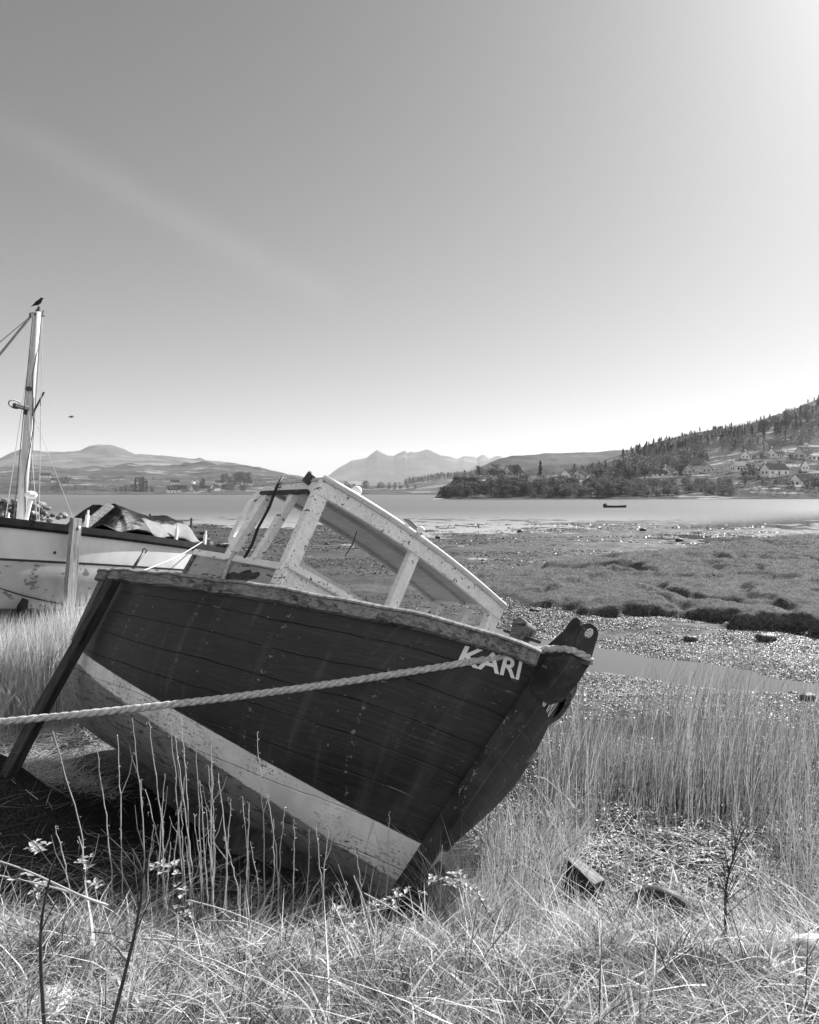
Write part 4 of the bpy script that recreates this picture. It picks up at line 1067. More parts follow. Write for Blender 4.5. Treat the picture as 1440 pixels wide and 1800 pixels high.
for s_ in (-1, 1): mb.tube([(-.005, s_ * .010, .038), (.000, s_ * .011, .012), (-.002, s_ * .011, -.010)], [.006, .003, .003], 6); mb.tube([(-.012, s_ * .011, -.010), (.018, s_ * .013, -.011)], .003, 5)
mb.build('legs', M['iron'], crow)
tag(crow, 'dark crow perched on top of the bare mast', 'bird')
gp_ = PX(125, 733, 60)
mb = loft([((-.22, 0, 0), .02, .01), ((-.1, 0, 0), .05, .05), ((.05, 0, .01), .06, .06), ((.17, 0, .02), .035, .04), ((.24, 0, .01), .008, .008)], 10)
for s_ in (-1, 1):
    mb.add([(.10, s_ * .04, .03), (-.05, s_ * .04, .03), (-.02, s_ * .32, .10), (.13, s_ * .30, .11), (-.12, s_ * .62, .05), (.10, s_ * .04, .045), (-.05, s_ * .04, .04), (-.02, s_ * .32, .112), (.13, s_ * .30, .122)],
           [(0, 1, 2, 3), (3, 2, 4), (5, 8, 7, 6), (8, 4, 7), (0, 3, 8, 5), (1, 6, 7, 2)])
gull = mb.build('gull', bird_g, None); gull.location = gp_; gull.rotation_euler = (R_(6), 0, R_(15)); tag(gull, 'tiny gull gliding in the sky right of the mast', 'bird')

# ------------------------------------------------------------------ grass, reeds, straw, weed (uncountable: stuff)
GM = foliage('dry_grass', 0.06, 0.85, 0.35)
RM = foliage('dry_reed', 0.08, 0.42, 0.40)
TM = foliage('turf_grass', 0.06, 0.30, 0.35)
def blades(base, height, lean, width, nseg=3, tone=None, droop=0.5, facing=None):
    """base (n,3), height (n,), lean (n,2) horizontal displacement of the tip, width (n,) -> verts, quads strip + tip"""
    n = len(base)
    ang = rng.uniform(0, np.pi, n) if facing is None else facing
    side = np.stack([np.cos(ang), np.sin(ang), 0 * ang], -1)
    Vv = []
    for i in range(nseg + 1):
        f = i / nseg
        c = base.copy()
        c[:, :2] += lean * (f ** 1.8)[..., None] if np.ndim(f) else lean * f ** 1.8
        c[:, 2] += height * (f - droop * 0.35 * f ** 3)
        wv = (width * (1 - 0.75 * f) * 0.5)[:, None]
        if i < nseg: Vv += [c - side * wv, c + side * wv]
        else: Vv += [c]
    m = 2 * nseg + 1
    VV = np.stack(Vv, 1).reshape(-1, 3)
    b = (np.arange(n) * m)[:, None]
    quads = np.concatenate([b + np.array([2 * i, 2 * i + 1, 2 * i + 3, 2 * i + 2]) for i in range(nseg - 1)], 1).reshape(-1, 4)
    tris = b + np.array([2 * nseg - 2, 2 * nseg - 1, 2 * nseg])
    loops = np.concatenate([quads.ravel(), tris.ravel()])
    starts = np.concatenate([np.arange(len(quads)) * 4, len(quads) * 4 + np.arange(n) * 3])
    tn = np.repeat(rng.uniform(0, 1, n) if tone is None else tone, m)
    return VV, loops, starts, tn
def blade_obj(name, mat, parts, label):
    VV, LL, SS, TT = [], [], [], []; vo = lo_ = 0
    for V, l, s_, t_ in parts:
        VV.append(V); LL.append(l + vo); SS.append(s_ + lo_); TT.append(t_); vo += len(V); lo_ += len(l)
    me = fast_mesh(name, np.concatenate(VV), np.concatenate(LL), np.concatenate(SS), None, [mat], np.concatenate(TT))
    o = link(name, me); tag(o, label, None, kind='stuff'); return o
def on_ground(x, y, dz=0.0):
    return np.stack([x, y, ground_z(x, y)[0] + dz], -1)
def under_boat(x, y):
    """true where the hull sits (grass does not grow through it)"""
    loc = (np.stack([x, y, ground_z(x, y)[0] + .15], -1) - np.array(BO)) @ np.array(BR)
    half = 1.3 * np.sqrt(np.clip((-.25 - loc[:, 0]) / 1.6, 0, 1)) * np.clip((loc[:, 2] + 1.5) / .7, 0, 1) ** .45 + .04
    return (loc[:, 0] < -.2) & (loc[:, 0] > -4.75) & (np.abs(loc[:, 1]) < half) & (loc[:, 2] > -1.5)

def tussocks(n, x0, x1, y0, y1, per, hmin, hmax, spread, wmm, lean_amt=0.75, keep=None, wind=(0.0, 0.0), nseg=3, tone_lo=0.0):
    cy = np.sqrt(rng.uniform(y0 ** 2, y1 ** 2, n)); f = rng.uniform(0, 1, n)
    cx = (x0 + (x1 - x0) * f) * cy
    if keep is not None:
        m = keep(cx, cy); cx, cy = cx[m], cy[m]
    n = len(cx)
    k_ = rng.poisson(per, n) + 3
    idx = np.repeat(np.arange(n), k_); tot = len(idx)
    sz = rng.uniform(.6, 1.4, n)[idx]
    a = rng.uniform(0, 2 * np.pi, tot); r = np.abs(rng.normal(0, 1, tot)) * spread * sz
    bx = cx[idx] + np.cos(a) * r; by = cy[idx] + np.sin(a) * r
    h = rng.uniform(hmin, hmax, tot) * sz
    gd = rng.normal(0, .35, (n, 2))[idx]
    ln = np.stack([np.cos(a), np.sin(a)], -1) * (lean_amt * rng.uniform(.2, 1.3, tot) * h)[:, None] + gd * h[:, None] + np.array(wind) * h[:, None]
    ct = rng.uniform(0, 1, n)[idx]
    tone = np.clip((ct ** 2.2) * .75 + (rng.uniform(0, 1, tot) ** 2.6) * .85 - .08, 0, 1)
    m = ~under_boat(bx, by)
    b = on_ground(bx[m], by[m], -.01)
    return blades(b, h[m], ln[m], (wmm * rng.uniform(.6, 1.4, tot))[m] * 1e-3, nseg, tone[m])

parts = [tussocks(1300, -.60, .60, 1.9, 3.2, 38, .03, .11, .045, 4.2, .9),
         tussocks(380, -.60, .60, 2.0, 3.1, 26, .07, .17, .05, 4.4, .85),
         tussocks(260, -.60, .60, 2.0, 3.1, 12, .12, .26, .04, 5.5, 1.1, nseg=4),
         tussocks(380, .05, .62, 2.9, 4.3, 15, .05, .16, .07, 4.4, 1.0),
         tussocks(150, -.55, -.30, 3.0, 3.6, 26, .08, .20, .06, 4.4, .8),
         tussocks(110, -.30, .10, 3.0, 3.5, 22, .05, .13, .06, 4.2, .9)]
for px, Y, r_, n_ in ((640, 2.50, .13, 420), (700, 2.42, .10, 300), (1235, 2.55, .11, 420), (1180, 2.62, .08, 220), (150, 2.95, .10, 260), (440, 2.25, .10, 240), (930, 2.30, .10, 240), (60, 2.55, .10, 240), (820, 2.85, .12, 300), (330, 2.75, .10, 220), (1060, 2.75, .12, 260)):
    a_ = rng.uniform(0, 2 * np.pi, n_); q_ = np.abs(rng.normal(0, 1, n_)) * r_ * .6
    x_, y_ = (px - CX) / FP * Y + np.cos(a_) * q_ * 1.3, Y + np.sin(a_) * q_
    h_ = rng.uniform(.06, .17, n_)
    parts.append(blades(on_ground(x_, y_, -.01), h_, np.stack([np.cos(a_), np.sin(a_)], -1) * (h_ * rng.uniform(.2, .9, n_))[:, None], rng.uniform(.003, .007, n_), 3, rng.uniform(0, .12, n_)))
blade_obj('grass', GM, parts, 'tangled pale dry grass covering the bank in front')
# straw lying flat
def straw(n, x0, x1, y0, y1, lmin, lmax, wmm, lift=.02):
    y = np.sqrt(rng.uniform(y0 ** 2, y1 ** 2, n)); x = rng.uniform(x0, x1, n) * y
    m = ~under_boat(x, y); x, y = x[m], y[m]; n = len(x)
    a = rng.uniform(0, 2 * np.pi, n); L_ = rng.uniform(lmin, lmax, n)
    b = on_ground(x, y, 0); b[:, 2] += rng.uniform(0, lift, n)
    return blades(b, rng.uniform(.0, .25, n) * L_, np.stack([np.cos(a), np.sin(a)], -1) * L_[:, None], wmm * 1e-3 * rng.uniform(.6, 1.4, n), 2, rng.uniform(.35, 1, n), .3)
parts = [straw(4500, -.62, .62, 1.9, 3.3, .08, .30, 4.5, .09), straw(700, -.62, .62, 1.9, 3.3, .12, .4, 8, .10), straw(2600, .02, .62, 3.2, 5.5, .10, .40, 4.5, .06), straw(30000, -.66, -.24, 6.4, 9.6, .15, .5, 8, .07), straw(1200, -.62, 0, 3.3, 5.2, .15, .5, 4, .05)]
blade_obj('straw', GM, parts, 'flattened pale straw lying on the ground')

# reeds
def reeds(pts_fn, n, hmin, hmax, wmm, wind, lean=.12, nseg=4, tone=(0, 1)):
    x, y = pts_fn(n); m = ~under_boat(x, y); x, y = x[m], y[m]; n = len(x)
    h = rng.uniform(hmin, hmax, n) * (0.8 + .5 * vnoise(x * 1.2, y * 1.2, 81))
    ln = rng.normal(0, lean, (n, 2)) * h[:, None] + np.array(wind) * h[:, None]
    return blades(on_ground(x, y, -.02), h, ln, wmm * 1e-3 * rng.uniform(.6, 1.3, n), nseg, rng.uniform(tone[0], tone[1], n), .2)
def in_patch(px0, px1, y0, y1, thr=.42, seed=82, fq=1.3):
    """soft-edged clump pattern inside a sector of the shore"""
    def fn(n):
        X, Y = [], []
        while sum(map(len, X)) < n:
            yy = np.sqrt(rng.uniform(y0 ** 2, y1 ** 2, 20000)); pp = rng.uniform(px0, px1, 20000)
            xx = (pp - CX) / FP * yy
            e = np.minimum(np.minimum((pp - px0), (px1 - pp)) / (.28 * (px1 - px0)), np.minimum(yy - y0, y1 - yy) / (.30 * (y1 - y0)))
            m = vnoise(xx * fq, yy * fq, seed) * .7 + .3 * vnoise(xx * 4.3, yy * 4.3, seed + 1) - .45 * (1 - np.clip(e, 0, 1)) + rng.normal(0, .06, len(xx)) > thr
            X.append(xx[m]); Y.append(yy[m])
        return np.concatenate(X)[:n], np.concatenate(Y)[:n]
    return fn
rp_ = [reeds(in_patch(1080, 1520, 4.6, 8.0, .34, 83), 760, .28, 1.05, 5.5, (.10, 0), .17),
       reeds(in_patch(1130, 1360, 5.6, 8.0, .25, 83), 330, .60, 1.25, 5.5, (.13, 0), .13),
       reeds(in_patch(960, 1540, 3.6, 9.0, .40, 84, 1.0), 3000, .12, .55, 5.0, (.08, 0), .14),
       reeds(in_patch(1280, 1560, 3.2, 6.0, .36, 86, 1.0), 700, .15, .7, 4.6, (.0, 0), .26),
       reeds(in_patch(930, 1100, 5.0, 8.2, .22, 85), 470, .30, .9, 5.5, (.05, 0), .17),
       reeds(in_patch(1040, 1440, 8.0, 11.5, .50, 87), 500, .5, 1.0, 5, (.25, 0), .12)]
blade_obj('reeds', RM, rp_, 'standing dry reeds on the shore right of the dark wreck')
rp_ = [reeds(in_patch(-120, 215, 7.6, 9.2, .25, 88), 7500, .55, 1.0, 8, (.06, 0), .12, tone=(.25, 1)),
       reeds(in_patch(-120, 140, 7.2, 8.4, .45, 89), 1400, .25, .6, 8, (.05, 0), .35, tone=(.25, 1))]
blade_obj('reeds', GM, rp_, 'pale dry reeds standing between the dark wreck and the white yacht')
# rough growth under the bow
rp_ = [reeds(in_patch(770, 1040, 3.5, 5.6, .30, 90), 1150, .20, .55, 4.2, (.10, .0), .36, tone=(.0, .75)),
       reeds(in_patch(700, 1000, 3.5, 4.0, .35, 91), 900, .2, .45, 3.2, (.0, .0), .4, tone=(.0, .8)),
       reeds(in_patch(-60, 720, 3.2, 4.3, .36, 92), 900, .06, .20, 4.0, (.1, .0), .5, tone=(.0, .5))]
blade_obj('rough_grass', GM, rp_, 'rough grass stems growing round the forefoot of the dark wreck')
# short turf on the plateau and coarse grass on its lip
def turf_pts(n, y0, y1):
    X, Y = [], []
    while sum(map(len, X)) < n:
        yy = np.exp(rng.uniform(np.log(y0), np.log(y1), 30000)); xx = rng.uniform(-.02, .60, 30000) * yy
        m = ground_z(xx, yy)[1] > .6; X.append(xx[m]); Y.append(yy[m])
    return np.concatenate(X)[:n], np.concatenate(Y)[:n]
x, y = turf_pts(42000, 15.5, 60)
h = rng.uniform(.015, .06, len(x)) * (y / 22)
blade_obj('turf', TM, [blades(on_ground(x, y, -.01), h, rng.normal(0, .5, (len(x), 2)) * h[:, None], y * rng.uniform(.0006, .0014, len(x)), 2, rng.uniform(0, 1, len(x)))], 'short salt turf on the raised shore plateau')

# seaweed and shingle: small wet leaves on the flats
k = NT('wet_weed', 0.30, 0.30)
k.color(k.mix(k.math('POWER', k.attr('tone'), 2.6), 0.012, 0.45)); k.val(k.b.inputs['Roughness'], k.mix(k.attr('tone'), 0.40, 0.65))
weed_m = k.m
def leaves(x, y, size, tilt, tone, dz=.01):
    n = len(x); c = on_ground(x, y, dz); a = rng.uniform(0, 2 * np.pi, n)
    nrm = np.stack([rng.normal(0, tilt, n), rng.normal(0, tilt, n), np.ones(n)], -1); nrm /= np.linalg.norm(nrm, axis=1, keepdims=True)
    u = np.stack([np.cos(a), np.sin(a), 0 * a], -1); u -= nrm * (u * nrm).sum(1, keepdims=True); u /= np.linalg.norm(u, axis=1, keepdims=True)
    v = np.cross(nrm, u); s1 = size[:, None]; s2 = s1 * rng.uniform(.35, .8, n)[:, None]
    bend = nrm * s1 * rng.uniform(-.25, .35, n)[:, None]
    V = np.stack([c - u * s1, c - v * s2 + bend, c + u * s1, c + v * s2 + bend], 1).reshape(-1, 3)
    i = (np.arange(n) * 4)[:, None]
    tri = np.concatenate([i + np.array([0, 1, 2]), i + np.array([0, 2, 3])], 1).ravel()
    return V, tri, np.arange(2 * n) * 3, np.repeat(tone, 4)
def flats(n, x0, x1, y0, y1, thr, seed, fx=.5, fy=.9):
    X, Y = [], []
    while sum(map(len, X)) < n:
        yy = np.exp(rng.uniform(np.log(y0), np.log(y1), 30000)); xx = rng.uniform(x0, x1, 30000) * yy
        g_, t_ = ground_z(xx, yy)
        m = (t_ < .3) & (g_ > WATER - .015) & (vnoise(xx * fx, yy * fy, seed) * .7 + vnoise(xx * fx * 4, yy * fy * 4, seed + 1) * .3 > thr)
        X.append(xx[m]); Y.append(yy[m])
    return np.concatenate(X)[:n], np.concatenate(Y)[:n]
P_ = []
x, y = flats(90000, .10, .62, 11.0, 22, .26, 101); P_.append(leaves(x, y, y * rng.uniform(.0006, .0015, len(x)), .28, rng.uniform(0, 1, len(x))))
x, y = flats(40000, .08, .62, 5.8, 12, .34, 103); P_.append(leaves(x, y, y * rng.uniform(.0007, .0019, len(x)), .35, rng.uniform(0, 1, len(x))))
x, y = flats(26000, -.02, .50, 3.4, 6.4, .24, 105, 1.2, 1.2); m_ = ~under_boat(x, y) & (rng.uniform(0, 1, len(x)) < sstep(-.02, .16, x / y + .03 * rng.normal(0, 1, len(x)))); x, y = x[m_], y[m_]; P_.append(leaves(x, y, rng.uniform(.006, .018, len(x)), .4, rng.uniform(0, 1, len(x)), .012))
x, y = flats(30000, -.6, .45, 19, 75, .46, 107, .25, .5); P_.append(leaves(x, y, y * rng.uniform(.0007, .0022, len(x)), .22, rng.uniform(0, .55, len(x)), .01))
blade_obj('seaweed', weed_m, P_, 'wet glinting seaweed and leaf litter strewn over the mud flats')

# ------------------------------------------------------------------ trees of the far shores
con_m = foliage('conifer_needles', 0.012, 0.05, 0.1, 0.8)
twig_m = foliage('bare_twigs', 0.025, 0.22, 0.15, 0.8)
ever_m = foliage('evergreen_leaves', 0.010, 0.045, 0.15, 0.8)
def card_tree(name, kind, n, seed):
    """unit-height tree as ONE mesh: tapered trunk, limbs and many leaf-sized faces"""
    r = np.random.default_rng(seed)
    V = []; F = []; T = []
    def quad(c, u, v, tone):
        b = len(V); V.extend([c - u - v, c + u - v * .6, c + u * .5 + v, c - u * .6 + v * .9]); F.append((b, b + 1, b + 2, b + 3)); T.extend([tone] * 4)
    mb = MB(); mb.tube([(0, 0, -.06), (.004, .004, .35), (0, 0, .95 if kind == 'conifer' else .6)], [.022, .016, .004], 6)
    TRK = [list(mb.v), list(mb.f)]
    if kind == 'conifer':
        wd = r.uniform(.16, .24)
        for i in range(n):
            h = r.uniform(.10, 1.0) ** .8; rad = wd * (1 - h) ** .85 * (.75 + .45 * np.sin(h * 38 + seed)) + .012
            a = r.uniform(0, 2 * np.pi); q = rad * r.uniform(.35, 1.0)
            c = np.array([np.cos(a) * q, np.sin(a) * q, h - .25 * q]); d = np.array([np.cos(a), np.sin(a), -.35])
            s_ = r.uniform(.018, .040); quad(c, d * s_ * 1.5, np.array([-np.sin(a), np.cos(a), r.normal(0, .4)]) * s_, r.uniform(0, 1))
    else:
        # overlapping clumps on limbs
        m = r.integers(12, 18); cl = []
        for i in range(m):
            a = r.uniform(0, 2 * np.pi); e = r.uniform(.0, 1.0); q = r.uniform(.10, .34) * (1 - .5 * e)
            cl.append((np.array([np.cos(a) * q * 1.25, np.sin(a) * q * 1.25, .16 + .66 * e ** .8]), r.uniform(.12, .21)))
        for c_, rr in cl:
            mb = MB(); mb.tube([(0, 0, .22), tuple(c_ * np.array([.55, .55, .8])), tuple(c_)], [.012, .008, .003], 4, False)
            b = len(TRK[0]); TRK[0].extend(mb.v); TRK[1].extend([tuple(x + b for x in f) for f in mb.f])
        for i in range(n):
            c_, rr = cl[r.integers(m)]
            d = r.normal(0, 1, 3); d /= np.linalg.norm(d); c = c_ + d * rr * r.uniform(.35, 1.05) ** .6 * np.array([1.1, 1.1, .85])
            u = r.normal(0, 1, 3); u /= np.linalg.norm(u); v = np.cross(u, d); v /= np.linalg.norm(v) + 1e-6
            s_ = r.uniform(.012, .030); quad(c, u * s_, v * s_, r.uniform(0, 1))
    me = mesh_from('crown', V, F, [con_m if kind == 'conifer' else (ever_m if kind == 'evergreen' else twig_m)])
    at = me.attributes.new('tone', 'FLOAT', 'POINT'); at.data.foreach_set('value', np.array(T, np.float32))
    return me, mesh_from('trunk', TRK[0], TRK[1], [bark_far])
bark_far = plain('far_bark', 0.03, 0.08, 3, 0.9, .1, bump=0)
CON = [card_tree('conifer', 'conifer', 420, 200 + i) for i in range(5)]
BRO = [card_tree('bare_tree', 'broad', 700, 300 + i) for i in range(6)]
EVE = [card_tree('dark_tree', 'evergreen', 700, 400 + i) for i in range(3)]
def tree(name, meshes, loc, h, wide, label, group):
    crown, trunk = random.choice(meshes)
    o = empty(name, (loc[0], loc[1], loc[2] - .02 * h), label, 'tree', group)
    o.rotation_euler = (0, 0, random.uniform(0, 6.28)); o.scale = (h * wide, h * wide, h)
    link('trunk', trunk, o); link('crown', crown, o)
    return o
def hill_point(land, px, D):
    return ((px - CX) / FP * D, D, float(land.z(np.array([float(px)]), np.array([float(D)]))[0]))
# conifers on the wooded ridge
for i in range(165):
    px = random.uniform(1095, 1445); D = random.uniform(800, 905)
    tree('conifer', CON, hill_point(right_hill, px, D), random.uniform(2.6, 5.8), random.uniform(1.3, 2.2), 'dark conifer among many along the skyline of the wooded hillside', 'conifers along the wooded ridge')
for i in range(130):                                      # dense dark plantation below the ridge
    f = random.random(); px = 1110 + 300 * f + random.uniform(-25, 25); D = 690 + 90 * f + random.uniform(-35, 45)
    tree('conifer', CON, hill_point(right_hill, px, D), random.uniform(6, 10), random.uniform(1.2, 1.7), 'dark conifer in the dense plantation on the slope below the ridge', 'conifers of the dense plantation')
# broadleaf trees and scrub along the shore of the headland and round the houses
for i in range(260):
    px = random.uniform(779, 1100); D = random.uniform(345, 400)
    if px < 800 and D > 372: D = random.uniform(346, 368)
    tree('dark_tree' if random.random() < .5 else 'bare_tree', EVE if random.random() < .55 else BRO, hill_point(right_hill, px, D), random.uniform(3.6, 6.6) * (0.8 if px < 800 else 1), random.uniform(1.0, 1.5), 'bushy tree in the dark belt along the shore of the headland', 'trees along the headland shore')
for i in range(110):
    px = random.uniform(1085, 1290); D = random.uniform(348, 420)
    tree('bare_tree', BRO, hill_point(right_hill, px, D), random.uniform(3.2, 5.6), random.uniform(1.1, 1.6), 'grey leafless tree on the shore slope below the village houses', 'leafless trees below the village')
for px, D, h in ((1100, 470, 16), (1118, 480, 17), (1134, 470, 15), (1150, 520, 14), (1175, 540, 13), (1205, 560, 14), (1235, 580, 12), (1090, 500, 13)):
    tree('bare_tree', BRO, hill_point(right_hill, px, D), h, 1.15, 'tall grey leafless tree standing above the village houses', 'tall leafless trees above the village')
for px, D, h in ((950, 470, 9.5), (1107, 440, 9), (1195, 470, 8), (1052, 440, 8.5), (872, 455, 8), (842, 440, 7), (905, 470, 8)):
    tree('conifer', CON if px == 950 else EVE, hill_point(right_hill, px, D), h, 1.1, 'dark evergreen standing between the houses on the far shore', 'dark evergreens between the houses')
for px, D, h in ((1318, 446, 8), (1325, 438, 7), (1307, 440, 6), (1432, 385, 8), (1420, 376, 6), (1440, 380, 7), (1385, 395, 5), (1366, 398, 4.5), (1340, 395, 5), (1310, 400, 5.5), (1352, 470, 6), (1368, 480, 6), (1390, 520, 7), (1340, 540, 7), (1300, 505, 6), (1420, 560, 8)):
    tree('bare_tree', BRO, hill_point(right_hill, px, D), h, 1.2, 'rounded garden tree beside the white houses on the slope', 'garden trees beside the white houses')
# the wood filling the slope between: nobody could count it
def wood(name, land, n, pick, hfun, label, meshes):
    VV, LL, SS, TT, MI = [], [], [], [], []; vo = lo_ = 0
    cache = []
    meshes = [m_[0] for m_ in meshes]
    for me in meshes:
        co = np.empty(len(me.vertices) * 3, np.float32); me.vertices.foreach_get('co', co); co = co.reshape(-1, 3)
        li = np.empty(len(me.loops), np.int32); me.loops.foreach_get('vertex_index', li)
        st = np.empty(len(me.polygons), np.int32); me.polygons.foreach_get('loop_start', st)
        tn = np.empty(len(me.vertices), np.float32); me.attributes['tone'].data.foreach_get('value', tn)
        cache.append((co, li, st, tn))
    mats = []
    for me in meshes:
        if me.materials[0] not in mats: mats.append(me.materials[0])
    for _ in range(n):
        px, D = pick(); j = random.randrange(len(cache)); co, li, st, tn = cache[j]
        x, y, z = hill_point(land, px, D); h = hfun(); a = random.uniform(0, 6.28); w_ = h * random.uniform(.9, 1.35)
        c_, s_ = math.cos(a), math.sin(a)
        V = np.stack([(co[:, 0] * c_ - co[:, 1] * s_) * w_ + x, (co[:, 0] * s_ + co[:, 1] * c_) * w_ + y, co[:, 2] * h + z - .03 * h], -1)
        VV.append(V); LL.append(li + vo); SS.append(st + lo_); TT.append(np.clip(tn * random.uniform(.5, 1.1), 0, 1)); MI.append(np.full(len(st), mats.index(meshes[j].materials[0]))); vo += len(V); lo_ += len(li)
    me = fast_mesh(name, np.concatenate(VV), np.concatenate(LL), np.concatenate(SS), None, mats, np.concatenate(TT), mat_idx=np.concatenate(MI))
    return tag(link(name, me), label, None, kind='stuff')
CON_S = [card_tree('conifer', 'conifer', 130, 500 + i) for i in range(4)]
BRO_S = [card_tree('bare_tree', 'broad', 200, 600 + i) for i in range(5)]
def pick_slope():
    while True:
        px = random.uniform(1000, 1460); D = random.uniform(470, 860)
        top = np.interp(px, [1000, 1060, 1150, 1300, 1460], [520, 600, 780, 860, 880]); bot = np.interp(px, [1000, 1100, 1200, 1280, 1460], [430, 470, 520, 600, 640])
        if bot < D < top and vnoise(np.array([px * .02]), np.array([D * .02]), 120)[0] > .22: return px, D
wood('woodland', right_hill, 1150, pick_slope, lambda: random.uniform(5, 9), 'mixed grey and dark woodland covering the hillside above the village', CON_S[:2] + BRO_S + BRO_S)
def pick_scrub():
    if random.random() < .4: return random.uniform(1240, 1450), random.uniform(348, 430)
    px = random.uniform(800, 1450); return px, random.uniform(420, 600)
wood('scrub', right_hill, 560, pick_scrub, lambda: random.uniform(1.5, 4.2), 'low scrub and hedges scattered between the houses', BRO_S)
# far left shore
for px, D, h in ((238, 1000, 19), (246, 1005, 24), (252, 1000, 20), (258, 1010, 17), (232, 1000, 12), (266, 1010, 10)):
    tree('dark_tree', EVE + CON, hill_point(left_shore, px, D), h, .9, 'dark tree in the clump by the far shore left of the wreck', 'clump of dark trees by the far shore')
for px, D, h in ((392, 1250, 17), (397, 1250, 20), (403, 1240, 13), (408, 1240, 14), (414, 1240, 18), (419, 1240, 22), (423, 1240, 20), (427, 1240, 19), (432, 1245, 21), (437, 1240, 20), (356, 1150, 14), (353, 1150, 10), (359, 1150, 11), (412, 1180, 11)):
    tree('dark_tree', EVE, hill_point(left_shore, px, D), h, .8, 'dark tree on the rise behind the far village', 'dark trees behind the far village')
for px, D, h in ((106, 1220, 14), (112, 1225, 12), (120, 1220, 15), (101, 1040, 13), (97, 1035, 9), (92, 1040, 8), (134, 1050, 7), (150, 1050, 6), (270, 1000, 9), (425, 990, 9), (430, 990, 11), (400, 990, 9), (409, 985, 8), (368, 980, 8), (376, 985, 7), (340, 985, 6), (220, 990, 10), (212, 990, 9), (203, 990, 8)):
    tree('bare_tree', BRO, hill_point(left_shore, px, D), h, 1.3, 'rounded tree in the fields of the far left shore', 'scattered trees on the far left shore')
def pick_left():
    while True:
        px = random.uniform(-60, 520); D = random.uniform(960, 1450)
        if vnoise(np.array([px * .03]), np.array([D * .012]), 130)[0] > .58: return px, D
wood('hedges', left_shore, 260, pick_left, lambda: random.uniform(3, 8), 'low hedges and bushes dotted over the far left shore', BRO_S)
def pick_mid():
    px = random.uniform(712, 868); return px, 1500 - random.uniform(0, 90) * (1 if px < 800 else .5)
wood('woodland', mid_wood, 260, pick_mid, lambda: random.uniform(7, 12), 'dark plantation on the low rise beyond the headland', CON_S + BRO_S)
for px, h in ((590, 9), (600, 10), (608, 13), (614, 9), (622, 10), (640, 12), (645, 15), (667, 14), (672, 13), (684, 14), (695, 13), (704, 12), (716, 11), (730, 9)):
    tree('bare_tree', BRO, hill_point(left_shore, px, 1240), h * 1.1, .9, 'small grey tree in the row on the low far shore', 'row of trees on the low far shore')

